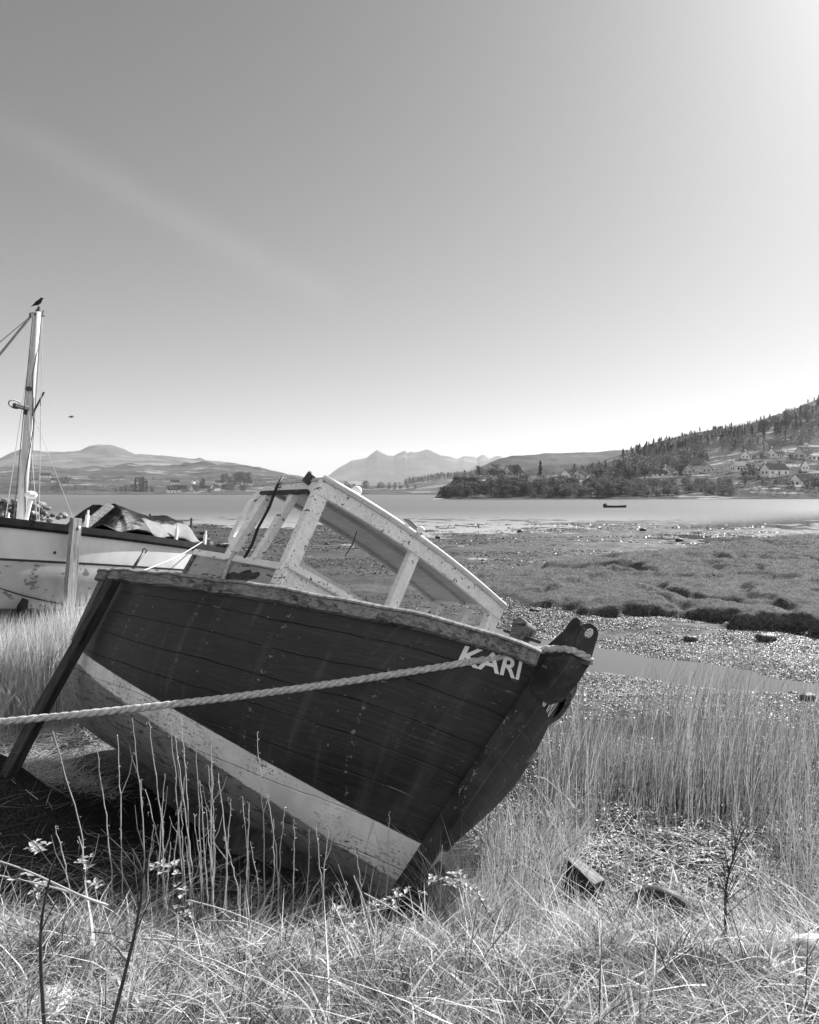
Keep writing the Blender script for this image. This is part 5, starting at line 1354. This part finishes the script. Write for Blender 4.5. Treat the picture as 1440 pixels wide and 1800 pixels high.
# ------------------------------------------------------------------ houses
hw_m = plain('white_render', 0.78, 0.88, .6, 0.8, bump=0)
hg_m = plain('grey_render', 0.45, 0.58, .6, 0.8, bump=0)
slate_m = plain('slate_roof', 0.010, 0.028, 1.2, 0.95, .05, bump=0)
pale_roof_m = plain('pale_roof', 0.20, 0.28, 1, 0.8, .1, bump=0)
glass_m = NT('window_glass', 0.08, 0.5); glass_m.color(0.02); glass_m = glass_m.m
lite_m = NT('roof_window_glass', 0.05, 0.6); lite_m.color(0.5); lite_m = lite_m.m
def house(name, land, px, py, wpx, hpx, rpx, yaw, deep, label, cat='house', wallm=None, roofm=None, lights=0, wins=2, chim=1, D=None):
    """wall width / wall height / roof height in photo pixels; yaw 0: eaves face us, 90: gable faces us"""
    p = land.at(px, py) if D is None else Vector(hill_point(land, px, D))
    s_ = p.y / FP * (1.22 if land is not left_shore else 1.35)
    L_, hh, rr = wpx * s_, hpx * s_, rpx * s_
    W_ = deep * L_ if deep < 3 else deep
    root = empty(name, p - Vector((0, 0, .3)), label, cat)
    root.rotation_euler = (0, 0, R_(yaw))
    x, y = L_ / 2, W_ / 2
    wallm = wallm or hw_m; roofm = roofm or slate_m
    mb = MB(); mb.add([(-x, -y, -1.2), (x, -y, -1.2), (x, y, -1.2), (-x, y, -1.2), (-x, -y, hh), (x, -y, hh), (x, y, hh), (-x, y, hh), (-x, 0, hh + rr - .05), (x, 0, hh + rr - .05)],
        [(3, 2, 1, 0), (0, 1, 5, 4), (2, 3, 7, 6), (1, 2, 6, 9, 5), (3, 0, 4, 8, 7), (4, 5, 9, 8), (6, 7, 8, 9)])
    mb.build('wall', wallm, root)
    o_ = .35; t_ = .16; sl = rr / y
    mb = MB()
    for sg in (-1, 1):
        e = (y + o_); ze = hh - o_ * sl + .04
        mb.add([(-x - .25, sg * e, ze), (x + .25, sg * e, ze), (x + .25, 0, hh + rr + .04), (-x - .25, 0, hh + rr + .04), (-x - .25, sg * e, ze + t_), (x + .25, sg * e, ze + t_), (x + .25, 0, hh + rr + .04 + t_), (-x - .25, 0, hh + rr + .04 + t_)],
               [(3, 2, 1, 0), (4, 5, 6, 7), (0, 1, 5, 4), (1, 2, 6, 5), (3, 0, 4, 7)])
    rf = mb.build('roof', roofm, root)
    for i in range(chim):
        cx_ = (-x + .5) if i == 0 else (x - .5)
        mb = MB(); mb.box((cx_, 0, hh + rr + .3), (.75, .7, 1.5)); mb.box((cx_, 0, hh + rr + 1.15), (.45, .4, .3)); mb.build('chimney', wallm, rf)
    for i in range(lights):
        fx = -x + L_ * (i + 1) / (lights + 1)
        mb = MB(); q = .5; zz = hh + rr * q + t_ + .1; nn = Vector((0, -rr, y)).normalized(); tt_ = Vector((0, y, rr)).normalized(); c_ = Vector((fx, -y * (1 - q), hh + rr * q + t_ + .08))
        c_ = Vector((fx, -y * (1 - q), hh + rr * q + .04 + t_)) + Vector((0, -nn.y * -0.03, .06))
        mb.add([c_ - Vector((.45, 0, 0)) - tt_ * .5, c_ + Vector((.45, 0, 0)) - tt_ * .5, c_ + Vector((.45, 0, 0)) + tt_ * .5, c_ - Vector((.45, 0, 0)) + tt_ * .5], [(0, 1, 2, 3)])
        mb.build('roof_window', lite_m, rf)
    def win(cx_, cy_, cz, w2, h2, face):
        mb = MB()
        if face == 'front': mb.box((cx_, -y - .02, cz), (w2, .12, h2))
        elif face == 'right': mb.box((x + .02, cy_, cz), (.12, w2, h2))
        else: mb.box((-x - .02, cy_, cz), (.12, w2, h2))
        mb.build('window', glass_m, root)
    for i in range(wins):
        win(-x + L_ * (i + .5) / max(wins, 1), 0, hh * .55, min(1.3, L_ * .16), min(1.3, hh * .42), 'front')
    if wins:
        mb = MB(); mb.box((0, -y - .02, hh * .38), (.9, .1, min(2.0, hh * .72))); mb.build('door', slate_m, root)
    for fc in ('left', 'right'):
        for sg in (-1, 1): win(0, sg * W_ * .2, hh * .55, min(1.1, W_ * .14), min(1.2, hh * .4), fc)
    return root
RH = right_hill
house('white_house', RH, 1312, 805, 15, 5, 6, 58, .8, 'small white gabled house left of the middle row, high on the far slope', chim=1)
house('bungalow', RH, 1338, 805, 20, 4, 6, 82, .9, 'wide low grey gable in the upper row, between two white houses', wallm=hg_m, chim=0)
house('white_house', RH, 1364, 804, 26, 6, 8, 40, .55, 'white house with three bright roof windows, upper row of the far village', lights=3, chim=1)
house('white_house', RH, 1418, 787, 7, 5, 3, 60, .9, 'tiny white house standing alone highest on the slope', chim=0, wins=1)
house('white_house', RH, 1412, 806, 28, 7, 10, 42, .6, 'large house with broad dark roof, upper right of the far village', lights=2, wallm=hg_m)
house('bungalow', RH, 1436, 809, 20, 7, 2, 5, .5, 'flat-roofed white bungalow at the right edge, below the broad dark roof', chim=0, roofm=pale_roof_m, wins=3)
house('white_house', RH, 1299, 829, 22, 9, 6, 18, .55, 'white house with pale sunlit roof beside a dark garden tree', roofm=pale_roof_m, wins=2)
house('white_house', RH, 1327, 831, 18, 8, 8, 66, .8, 'grey gabled house half hidden behind the dark garden tree', wallm=hg_m, lights=1)
house('white_house', RH, 1362, 838, 44, 11, 8, 30, .34, 'largest long white house with a gabled wing, centre of the far village', wins=3, chim=1)
house('white_house', RH, 1342, 837, 13, 9, 6, 84, .8, 'small white gabled wing at the left end of the largest house', chim=0, wins=1)
house('white_house', RH, 1415, 829, 11, 9, 7, 72, .9, 'narrow tall white gable with bright windows, right of the largest house', chim=0, wins=2)
house('white_house', RH, 1412, 853, 38, 9, 9, 32, .45, 'long white house with dark roof, lowest at the right above the shore', wins=2, chim=0)
house('boathouse', RH, 1402, 863, 10, 6, 2, 10, .8, 'small pale flat-roofed boathouse just above the shore at right', cat='shed', chim=0, wins=0, roofm=pale_roof_m)
house('grey_house', RH, 1244, 830, 18, 6, 7, 62, .8, 'grey gabled house with white chimney, right end of the lower terrace', wallm=hg_m, chim=1)
house('grey_house', RH, 1211, 833, 17, 6, 7, 60, .8, 'pale gabled house in the lower row, with one dark window', wallm=hg_m, chim=0)
house('white_house', RH, 1174, 832, 18, 5, 6, 50, .6, 'white house with two gables left in the lower row', chim=1)
house('bungalow', RH, 1158, 837, 24, 4, 4, 8, .4, 'long low dark-roofed building at the left end of the lower row', chim=0, wins=3)
house('grey_house', RH, 1192, 828, 16, 3, 5, 20, .6, 'dark-roofed house with one bright skylight, behind the lower row', lights=1, chim=0, wallm=hg_m)
house('shed', RH, 1071, 862, 9, 5, 2, 15, .8, 'small white shed among bushes near the shore', cat='shed', chim=0, wins=0, roofm=pale_roof_m)
house('shed', RH, 1076, 851, 7, 3, 2, 10, .8, 'tiny white hut above the shed near the shore', cat='shed', chim=0, wins=0, roofm=pale_roof_m)
house('white_house', RH, 996, 840, 17, 5, 6, 64, .8, 'left one of two white gabled bungalows on the headland', chim=0, wins=1)
house('white_house', RH, 1020, 840, 21, 5, 6, 56, .75, 'right one of two white gabled bungalows on the headland', chim=0, wins=1)
house('grey_house', RH, 902, 836, 26, 6, 9, 40, .6, 'tall house with broad dark roof on top of the headland', wallm=hg_m, chim=1, lights=0)
house('bungalow', RH, 873, 838, 24, 4, 5, 12, .5, 'low dark-roofed bungalow at the left end of the headland', chim=0, wallm=hg_m)
LS = left_shore
house('white_house', LS, 304, 868, 15, 4, 4.5, 28, .45, 'white house with row of roof windows, nearest the far left shore', lights=3, chim=0, D=975)
house('barn', LS, 317, 856, 16, 2, 3, 6, .4, 'long dark barn above the far left shore', cat='barn', wallm=slate_m, chim=0, wins=0, D=1110)
house('grey_house', LS, 342, 866, 11, 4, 6, 60, .8, 'grey gabled house beside the far left shore, tallest in the group', wallm=hg_m, chim=0, D=985)
house('white_house', LS, 326, 867, 9, 2.5, 1.5, 10, .5, 'low white cottage on the far shore beside the grey gable', chim=0, wins=2, D=975)
house('white_house', LS, 355, 860, 10, 3, 3, 20, .5, 'small white house in the middle of the far left village', chim=0, D=1070)
house('white_house', LS, 378, 862, 10, 3, 4, 62, .7, 'bright white gable right of the middle in the far left village', chim=0, D=1040)
house('barn', LS, 368, 857, 12, 2, 3, 4, .4, 'dark-roofed shed behind the bright white gable, far left village', cat='barn', wallm=hg_m, chim=0, wins=0, D=1100)
house('barn', LS, 401, 857, 16, 2, 3, 4, .4, 'wide dark shed at the right of the far left village', cat='barn', wallm=slate_m, chim=0, wins=0, D=1100)
house('white_house', LS, 308, 849, 11, 2.5, 3, 20, .5, 'dark-roofed house with a bright white end, uphill of the dark barn', chim=0, D=1260)
house('white_house', LS, 340, 851, 4, 4, 2, 70, .8, 'narrow bright white gable alone on the far left slope', chim=0, wins=0, D=1230)
house('white_house', LS, 387, 851, 12, 2.5, 2.5, 10, .5, 'low white farmhouse under the dark trees, far left slope', chim=0, D=1250)
house('white_house', LS, 434, 853, 13, 3, 3.5, 30, .5, 'white farmhouse just left of the wheelhouse of the dark wreck', chim=0, D=1200)
house('white_house', LS, 80, 844, 13, 2.5, 3, 22, .4, 'white farmhouse on the hillside right of the mast', chim=0, D=1390)
house('white_house', LS, 101, 849, 15, 2, 3, 16, .4, 'low white steading downhill of the farmhouse right of the mast', chim=0, D=1290)
house('white_house', LS, 62, 849, 6, 2, 2, 30, .6, 'small pale cottage just right of the mast', chim=0, D=1290)
# pale garden walls and quay at the village shore
for px, py, w_, lab in ((1300, 866, 30, 'pale stone quay wall at the foot of the village'), (1350, 850, 34, 'long pale garden wall below the largest white house'), (1425, 866, 26, 'low stone sea wall at the right edge of the village'), (1275, 843, 20, 'pale retaining wall left of the largest white house')):
    p = RH.at(px, py); s_ = p.y / FP; mb = MB(); mb.box((0, 0, .4), (w_ * s_, .5, 1.6)); mb.box((0, 0, 1.25), (w_ * s_ + .2, .7, .12))
    o = mb.build('garden_wall', hg_m); o.location = p; o.rotation_euler = (0, 0, R_(random.uniform(-8, 14))); tag(o, lab, 'wall')

# ------------------------------------------------------------------ boat on the loch, rubble mole, drift things
d = 155.0
mb = MB(); V = []; F = []
xs_ = np.linspace(-2.25, 2.25, 19)
for x in xs_:
    e = abs(x) / 2.25; b_ = .75 * (1 - e ** 3) + .02; s_ = .30 + .10 * e ** 2
    for y, z in ((-b_, s_), (-b_ * .8, -.1), (0, -.15), (b_ * .8, -.1), (b_, s_), (b_ * .85, s_ - .02), (0, s_ - .12), (-b_ * .85, s_ - .02)): V.append((x, y, z))
for i in range(len(xs_) - 1):
    for j in range(8): F.append((i * 8 + j, i * 8 + 8 + j, i * 8 + 8 + (j + 1) % 8, i * 8 + (j + 1) % 8))
F += [tuple(range(8)), tuple(range(len(V) - 8, len(V)))[::-1]]
dinghy = empty('open_boat', ((1081 - CX) / FP * d, d, WATER + .05), 'long low dark open boat moored on the bright water', 'boat'); dinghy.rotation_euler = (0, 0, R_(6))
mb.add(V, F).build('hull', blk, dinghy)
mb = MB(); mb.box((-1.95, 0, .45), (.35, .3, .45)); mb.box((-2.2, 0, .25), (.15, .2, .7)); mb.build('outboard_motor', blk, dinghy, bevel=.04)
mb = MB(); mb.tube([(-1.5, .1, .3), (-1.7, .1, .75)], .06, 6); mb.build('tiller', blk, dinghy)
for x in (-.8, .5, 1.4): mb = MB(); mb.box((x, 0, .22), (.25, 1.1, .05)); mb.build('thwart', blk, dinghy)

def rock(r_, seed, sq=(1, 1, .7)):
    rr = np.random.default_rng(seed); mb = MB(); mb.ball((0, 0, 0), r_, 10, 7, sq)
    V = np.array(mb.v); V = V * (1 + .45 * (vnoise(V[:, 0] / r_ * 1.3 + seed, V[:, 1] / r_ * 1.3 + V[:, 2] / r_, seed)[:, None] - .5))
    return V, mb.f
rk_m = plain('shore_rock', 0.08, 0.30, 1.5, 0.85, .2, bump=.4, bdist=.03)
mb = MB()
for i in range(420):
    px = random.triangular(-150, 112, -20); D = 78 + random.uniform(-2.5, 2.5)
    hmax = float(np.interp(px, [-150, 0, 50, 70, 112], [2.0, 1.9, 1.75, 1.45, .05])); zz = -2.65 + hmax * random.random() ** .7
    V, F = rock(random.uniform(.18, .5), i, (1, .9, .6)); R3 = Matrix.Rotation(random.uniform(0, 6), 3, 'Z') @ Matrix.Rotation(random.uniform(-.5, .5), 3, 'X')
    c_ = Vector(((px - CX) / FP * D, D + (1 - (zz + 2.65) / 2) * random.uniform(-2, 2), zz)); mb.add([c_ + R3 @ Vector(v) for v in V], F)
tag(mb.build('rubble', rk_m), 'heap of dark and pale rubble at the water behind the mast', None, kind='stuff')
def boulder(px, Y, r_, seed, label, mat=rk_m, sq=(1, 1, .7), sink=.3, group=None):
    x = (px - CX) / FP * Y; V, F = rock(r_, seed, sq); o = link('stone', mesh_from('stone', V, F, [mat], True)); o.location = (x, Y, gz(x, Y) + r_ * sq[2] * (1 - sink)); tag(o, label, 'stone', group); return o
dark_rock = plain('weedy_rock', 0.015, 0.06, 5, 0.6, .4, bump=.6, bdist=.03)
pale_rock = plain('pale_stone', 0.45, 0.68, 6, 0.8, .2, bump=.4, bdist=.01)
boulder(1432, 2.72, .085, 900, 'white stone in the grass at the right edge', pale_rock, (1.2, .9, .8), .1)
boulder(905, 2.92, .075, 901, 'long pale stone half sunk in the grass below the bow', pale_rock, (1.7, .8, .55), .2)
boulder(1355, 2.66, .05, 905, 'small flat pale stone left of the white stone', pale_rock, (1.6, 1, .4), .2)
boulder(70, 2.42, .07, 902, 'pale stone at the bottom left among the dry grass', pale_rock, (1.6, 1, .4), .3)
boulder(640, 2.6, .035, 903, 'small pale stone in the grass below the forefoot', pale_rock, (1, 1, .6), .1)
for i, (px, Y, r_) in enumerate(((1345, 15.7, .15), (1172, 12.9, .08), (1420, 10.6, .09), (1395, 11.1, .05), (915, 60, .18), (770, 52, .14), (1130, 60, .2), (1195, 48, .18), (575, 45, .12), (1095, 14.2, .07), (1215, 15.8, .10), (940, 19.5, .09))):
    boulder(px, Y, r_, 910 + i, 'dark weedy boulder lying out on the mud flat', dark_rock, (1.3, 1, .6), .35, 'dark boulders on the mud flats')
# stump-like driftwood block and half buried tyre on the wrack
x, y = (1024 - CX) / FP * 4.3, 4.3
mb = MB(); mb.add([(-.085, -.06, -.05), (.075, -.075, -.05), (.085, .07, -.05), (-.08, .075, -.05), (-.085, -.06, .125), (.07, -.075, .075), (.085, .07, .08), (-.075, .075, .13)], [(3, 2, 1, 0), (4, 5, 6, 7), (0, 1, 5, 4), (1, 2, 6, 5), (2, 3, 7, 6), (3, 0, 4, 7)])
mb.mi[1] = 1; o = mb.build('timber_block', [bare_wood('tarred_timber', 0.008, 0.03, (2, 2, 14)), M['rail']], None, bevel=.006); o.scale = (1.05, .9, 1.45); o.location = (x, y, gz(x, y) + .01); o.rotation_euler = (R_(-12), R_(4), R_(-32)); tag(o, 'black sawn timber block on the wrack, its top coloured paler as sunlight', 'timber block')  # sunlight on the top face is painted in with paler wood
mb = MB(); mb.box((0, 0, .0), (.13, .115, .006)); pass
x, y = (1160 - CX) / FP * 4.05, 4.05
mb = MB(); mb.tube([(.15 * math.cos(t_), .02 * math.sin(3 * t_), .15 * math.sin(t_)) for t_ in np.linspace(-.5, math.pi * .95, 22)], .05, 12)
o = mb.build('tyre', M['black'], None, smooth=True); o.location = (x, y, gz(x, y) - .05); o.rotation_euler = (R_(-25), 0, R_(-25)); tag(o, 'half buried black tyre right of the timber block', 'tyre')

# ------------------------------------------------------------------ single dead stalks, briars and bent stems in front of the hull
stalk_m = foliage('dead_stalk', 0.30, 0.50, 0.2); leaf_m = foliage('briar_leaf', 0.30, 0.55, 0.35); bark_m = plain('dark_bark', 0.02, 0.06, 30, 0.7, .3)
def ray_at(px, py, Y): return PX(px, py, Y)
STALKS = [(93, 1285, 165, 3.25), (170, 1317, 205, 3.4), (207, 1294, 216, 3.45), (232, 1262, 256, 3.4), (262, 1268, 292, 3.3), (300, 1270, 330, 3.35), (308, 1296, 352, 3.3), (318, 1258, 338, 3.5), (345, 1310, 362, 3.3), (372, 1300, 380, 3.25),
          (372, 1330, 368, 3.45), (384, 1360, 400, 3.3), (425, 1400, 432, 3.4), (438, 1412, 428, 3.3), (452, 1290, 466, 3.6), (470, 1395, 488, 3.4), (97, 1452, 138, 3.0), (140, 1470, 143, 3.1), (248, 1370, 250, 3.5), (256, 1390, 300, 3.45), (290, 1360, 268, 3.3), (330, 1340, 300, 3.4),
          (406, 1405, 394, 3.2), (545, 1450, 535, 3.4), (555, 1455, 572, 3.35), (578, 1460, 566, 3.3), (625, 1492, 632, 3.2), (685, 1426, 672, 3.45), (500, 1420, 486, 3.5), (480, 1440, 470, 3.35), (517, 1440, 512, 3.3), (395, 1470, 420, 3.2), (440, 1480, 455, 3.3), (610, 1552, 600, 3.1), (594, 1553, 604, 3.05), (777, 1485, 768, 3.4),
          (352, 1372, 372, 3.2), (366, 1346, 374, 3.25), (362, 1420, 384, 3.15), (342, 1430, 360, 3.3), (318, 1410, 330, 3.25), (285, 1440, 296, 3.2), (300, 1480, 290, 3.1), (270, 1450, 262, 3.2), (326, 1470, 348, 3.1)]
for i, (tx, ty, bx, Y) in enumerate(STALKS):
    b_ = ray_at(bx, 1640, Y); b_.z = gz(b_.x, b_.y) - .01
    tip = ray_at(tx, ty, Y + random.uniform(-.1, .1))
    mid = b_.lerp(tip, .55) + Vector((random.uniform(-.012, .02), 0, .0)) + Vector(((b_.x - tip.x) * .10, 0, .02))
    path = smooth_path([b_, b_.lerp(mid, .5), mid, mid.lerp(tip, .55) + Vector((0, 0, .005)), tip], 5)
    path = [p + Vector((random.gauss(0, .0018), random.gauss(0, .0018), 0)) for p in path]
    mb = MB(); n = len(path); mb.tube(path, [.0036 * (1 - .62 * j / (n - 1)) for j in range(n)], 5)
    T = [random.uniform(.5, 1)] * len(mb.v)
    for j in range(int(n * .45), n, 1):
        if random.random() < .62:
            p = path[j]; a = random.uniform(0, 6.28); r_ = random.uniform(.006, .014); up_ = random.uniform(-.006, .012)
            mb.tube([p, p + Vector((math.cos(a) * r_, math.sin(a) * r_, up_)), p + Vector((math.cos(a + .9) * r_ * 1.2, math.sin(a + .9) * r_ * 1.2, up_ - r_ * .8))], [.0012, .0011, .0006], 3, False)
    if random.random() < .5:
        j = int(n * random.uniform(.45, .7)); p = path[j]; dv = Vector((random.choice((-1, 1)) * random.uniform(.02, .07), random.uniform(-.03, .03), random.uniform(.08, .2)))
        mb.tube([p, p + dv * .5 + Vector((dv.x * .2, 0, 0)), p + dv], [.002, .0016, .0008], 4)
    me = mesh_from('dead_stalk', mb.v, mb.f, [stalk_m]); at = me.attributes.new('tone', 'FLOAT', 'POINT'); at.data.foreach_set('value', np.full(len(mb.v), random.uniform(.3, 1), np.float32))
    tag(link('dead_stalk', me), 'pale dead weed stalk with curled seed pods in front of the dark hull', 'dead stalk', 'dead stalks in front of the hull')
def stem_thing(name, pts, Y, r0, r1, mat, label, cat, group=None, tone=.8, twigs=0):
    P3 = []
    for q in pts: P3.append(ray_at(q[0], q[1], q[2] if len(q) > 2 else Y))
    z0 = gz(P3[0].x, P3[0].y)
    path = smooth_path(P3, 8); n = len(path); mb = MB(); mb.tube(path, [r0 + (r1 - r0) * j / (n - 1) for j in range(n)], 6)
    for _ in range(twigs):
        p = path[random.randrange(n // 3, n)]; a = Vector((random.uniform(-.12, .12), random.uniform(-.05, .05), random.uniform(.04, .15)))
        mb.tube([p, p + a * .5 + Vector((0, 0, .01)), p + a], [r1 * .9, r1 * .7, r1 * .4], 5)
    me = mesh_from(name, mb.v, mb.f, [mat], True); at = me.attributes.new('tone', 'FLOAT', 'POINT'); at.data.foreach_set('value', np.full(len(mb.v), tone, np.float32))
    return tag(link(name, me), label, cat, group)
for pts, Y in (([(190, 1592), (150, 1578), (50, 1532), (-20, 1508)], 2.7), ([(186, 1590), (100, 1562), (-20, 1535)], 2.75), ([(490, 1640), (400, 1602), (330, 1582)], 2.9), ([(480, 1650), (420, 1622), (352, 1620)], 2.85),
               ([(665, 1665), (642, 1592), (622, 1540)], 3.0), ([(770, 1670), (730, 1628), (690, 1598), (640, 1570)], 3.0), ([(985, 1500), (1040, 1455), (1095, 1396)], 4.4), ([(1215, 1534), (1150, 1498), (1108, 1472)], 4.0),
               ([(1182, 1700), (1142, 1592), (1116, 1518)], 3.1), ([(440, 1720), (380, 1690), (345, 1680)], 2.5), ([(560, 1700), (575, 1660), (610, 1640)], 2.7), ([(1420, 1610), (1340, 1560), (1300, 1525), (1225, 1520)], 3.6), ([(1440, 1640), (1380, 1600), (1330, 1530)], 3.5), ([(250, 1650), (330, 1655), (345, 1657)], 2.7)):
    stem_thing('bent_stem', pts, Y, .0040, .0022, stalk_m, 'bent dry stem sticking out of the foreground grass', 'dry stem', 'bent dry stems in the grass')
stem_thing('woody_shoot', [(80, 1830), (72, 1700), (73, 1622), (84, 1560), (96, 1520)], 2.15, .0056, .0022, bark_m, 'dark slender woody shoot at the bottom left corner', 'shoot', twigs=3)
stem_thing('woody_shoot', [(190, 1830), (225, 1690), (241, 1620), (250, 1540), (232, 1492)], 2.2, .0058, .0022, bark_m, 'dark forked woody shoot right of the slender one, bottom left', 'shoot', twigs=5)
stem_thing('woody_shoot', [(1270, 1720), (1275, 1640), (1276, 1570), (1283, 1530), (1296, 1486)], 2.9, .0065, .0018, bark_m, 'dark bare shrub stem in the grass at the lower right', 'shoot', twigs=22)
# briars with bright leaves
def briar(pts, Y, n, label, leafsize=.020):
    root = empty('briar', ray_at(*pts[0], Y), label, 'briar')
    path = [p - root.location for p in smooth_path([ray_at(px, py, Y + .05 * math.sin(i)) for i, (px, py) in enumerate(pts)], 8)]
    mb = MB(); mb.tube(path, [.003 - .0018 * j / (len(path) - 1) for j in range(len(path))], 5); mb.build('cane', bark_m, root)
    mb = MB()
    for i in range(n):
        p = path[random.randrange(2, len(path))]
        q = p + Vector((random.gauss(0, .02), random.gauss(0, .015), random.uniform(.0, .035)))
        mb.tube([p, q], .0009, 3, False)
        a0 = random.uniform(0, 6.28)
        for j in range(3):
            a = a0 + j * 2.1; L_ = leafsize * random.uniform(.7, 1.3); d = Vector((math.cos(a), math.sin(a), random.uniform(-.3, .5))); sd = d.cross(Vector((0, 0, 1))).normalized() * L_ * .42
            m_ = q + d * L_ * .55
            mb.add([q, m_ + sd + Vector((0, 0, .003)), q + d * L_ * 1.25, m_ - sd + Vector((0, 0, .003)), m_ - Vector((0, 0, .002))], [(0, 4, 1), (1, 4, 2), (2, 4, 3), (3, 4, 0)])
    me = mesh_from('leaves', mb.v, mb.f, [leaf_m]); at = me.attributes.new('tone', 'FLOAT', 'POINT'); at.data.foreach_set('value', rng.uniform(.3, 1, len(mb.v)).astype(np.float32))
    tag(link('leaves', me, root), kind='stuff')
briar([(645, 1612), (690, 1590), (735, 1570), (775, 1553), (810, 1560), (850, 1585)], 3.15, 26, 'leafy briar arching across the foot of the dark stem')
briar([(880, 1640), (850, 1590), (830, 1560), (800, 1548)], 3.2, 14, 'small leafy briar right of the dark stem foot')
briar([(70, 1600), (55, 1550), (58, 1505), (75, 1492)], 2.75, 14, 'leafy briar in the grass at the far left')
briar([(330, 1640), (320, 1590), (300, 1545), (278, 1530)], 3.0, 16, 'leafy briar among the dead stalks in front of the hull')
briar([(160, 1600), (152, 1540), (156, 1512)], 3.0, 7, 'little briar sprig between two tall dead stalks')
briar([(640, 1650), (600, 1618), (570, 1610)], 2.95, 9, 'low briar in the grass left of the stem foot', .024)
# feathery reed plumes by the bow
def plume(pts, Y, label):
    root = empty('reed_plume', ray_at(*pts[0], Y), label, 'reed'); L0 = root.location
    path = [p - L0 for p in smooth_path([ray_at(px, py, Y) for px, py in pts], 8)]
    mb = MB(); mb.tube(path, .0024, 5); o = mb.build('stem', stalk_m, root)
    at = o.data.attributes.new('tone', 'FLOAT', 'POINT'); at.data.foreach_set('value', np.full(len(o.data.vertices), .8, np.float32))
    n = 240; e = np.array(path[-1]); e0 = np.array(path[-8]); ax = e - e0
    f = rng.uniform(0, 1, n); base = e0 + ax * f[:, None]; ln = rng.normal(0, .018, (n, 2)) + ax[:2] * .35
    V, l, s_, t_ = blades(base, np.full(n, -.012) + ax[2] * .3, ln, np.full(n, .003), 2, rng.uniform(.5, 1, n))
    tag(link('seed_head', fast_mesh('seed_head', V, l, s_, None, [stalk_m], t_), root), kind='stuff')
plume([(962, 1520), (962, 1400), (958, 1345), (945, 1322), (930, 1335)], 4.6, 'reed with a drooping feathery head just below the bow')
plume([(900, 1480), (940, 1370), (985, 1392), (1003, 1412)], 4.5, 'reed bent right, its plume hanging lowest right of the bow')
plume([(905, 1490), (930, 1380), (955, 1415), (964, 1440)], 4.4, 'short reed with a plume between two others below the bow')

# ------------------------------------------------------------------ air
hz = MB(); hz.add([(-7800, -160, -14), (7800, -160, -14), (7800, 9100, -14), (-7800, 9100, -14), (-7800, -160, 420), (7800, -160, 420), (7800, 9100, 420), (-7800, 9100, 420)],
                  [(3, 2, 1, 0), (4, 5, 6, 7), (0, 1, 5, 4), (1, 2, 6, 5), (2, 3, 7, 6), (3, 0, 4, 7)])
hmat = bpy.data.materials.new('haze_air'); hmat.use_nodes = True; ht = hmat.node_tree
ht.nodes.remove(ht.nodes['Principled BSDF'])
pv = ht.nodes.new('ShaderNodeVolumePrincipled'); pv.inputs['Color'].default_value = (.95, .95, .95, 1); pv.inputs['Density'].default_value = 0.7e-4; pv.inputs['Anisotropy'].default_value = 0.0
ht.links.new(pv.outputs[0], ht.nodes['Material Output'].inputs['Volume'])
tag(hz.build('haze', hmat), kind='stuff')
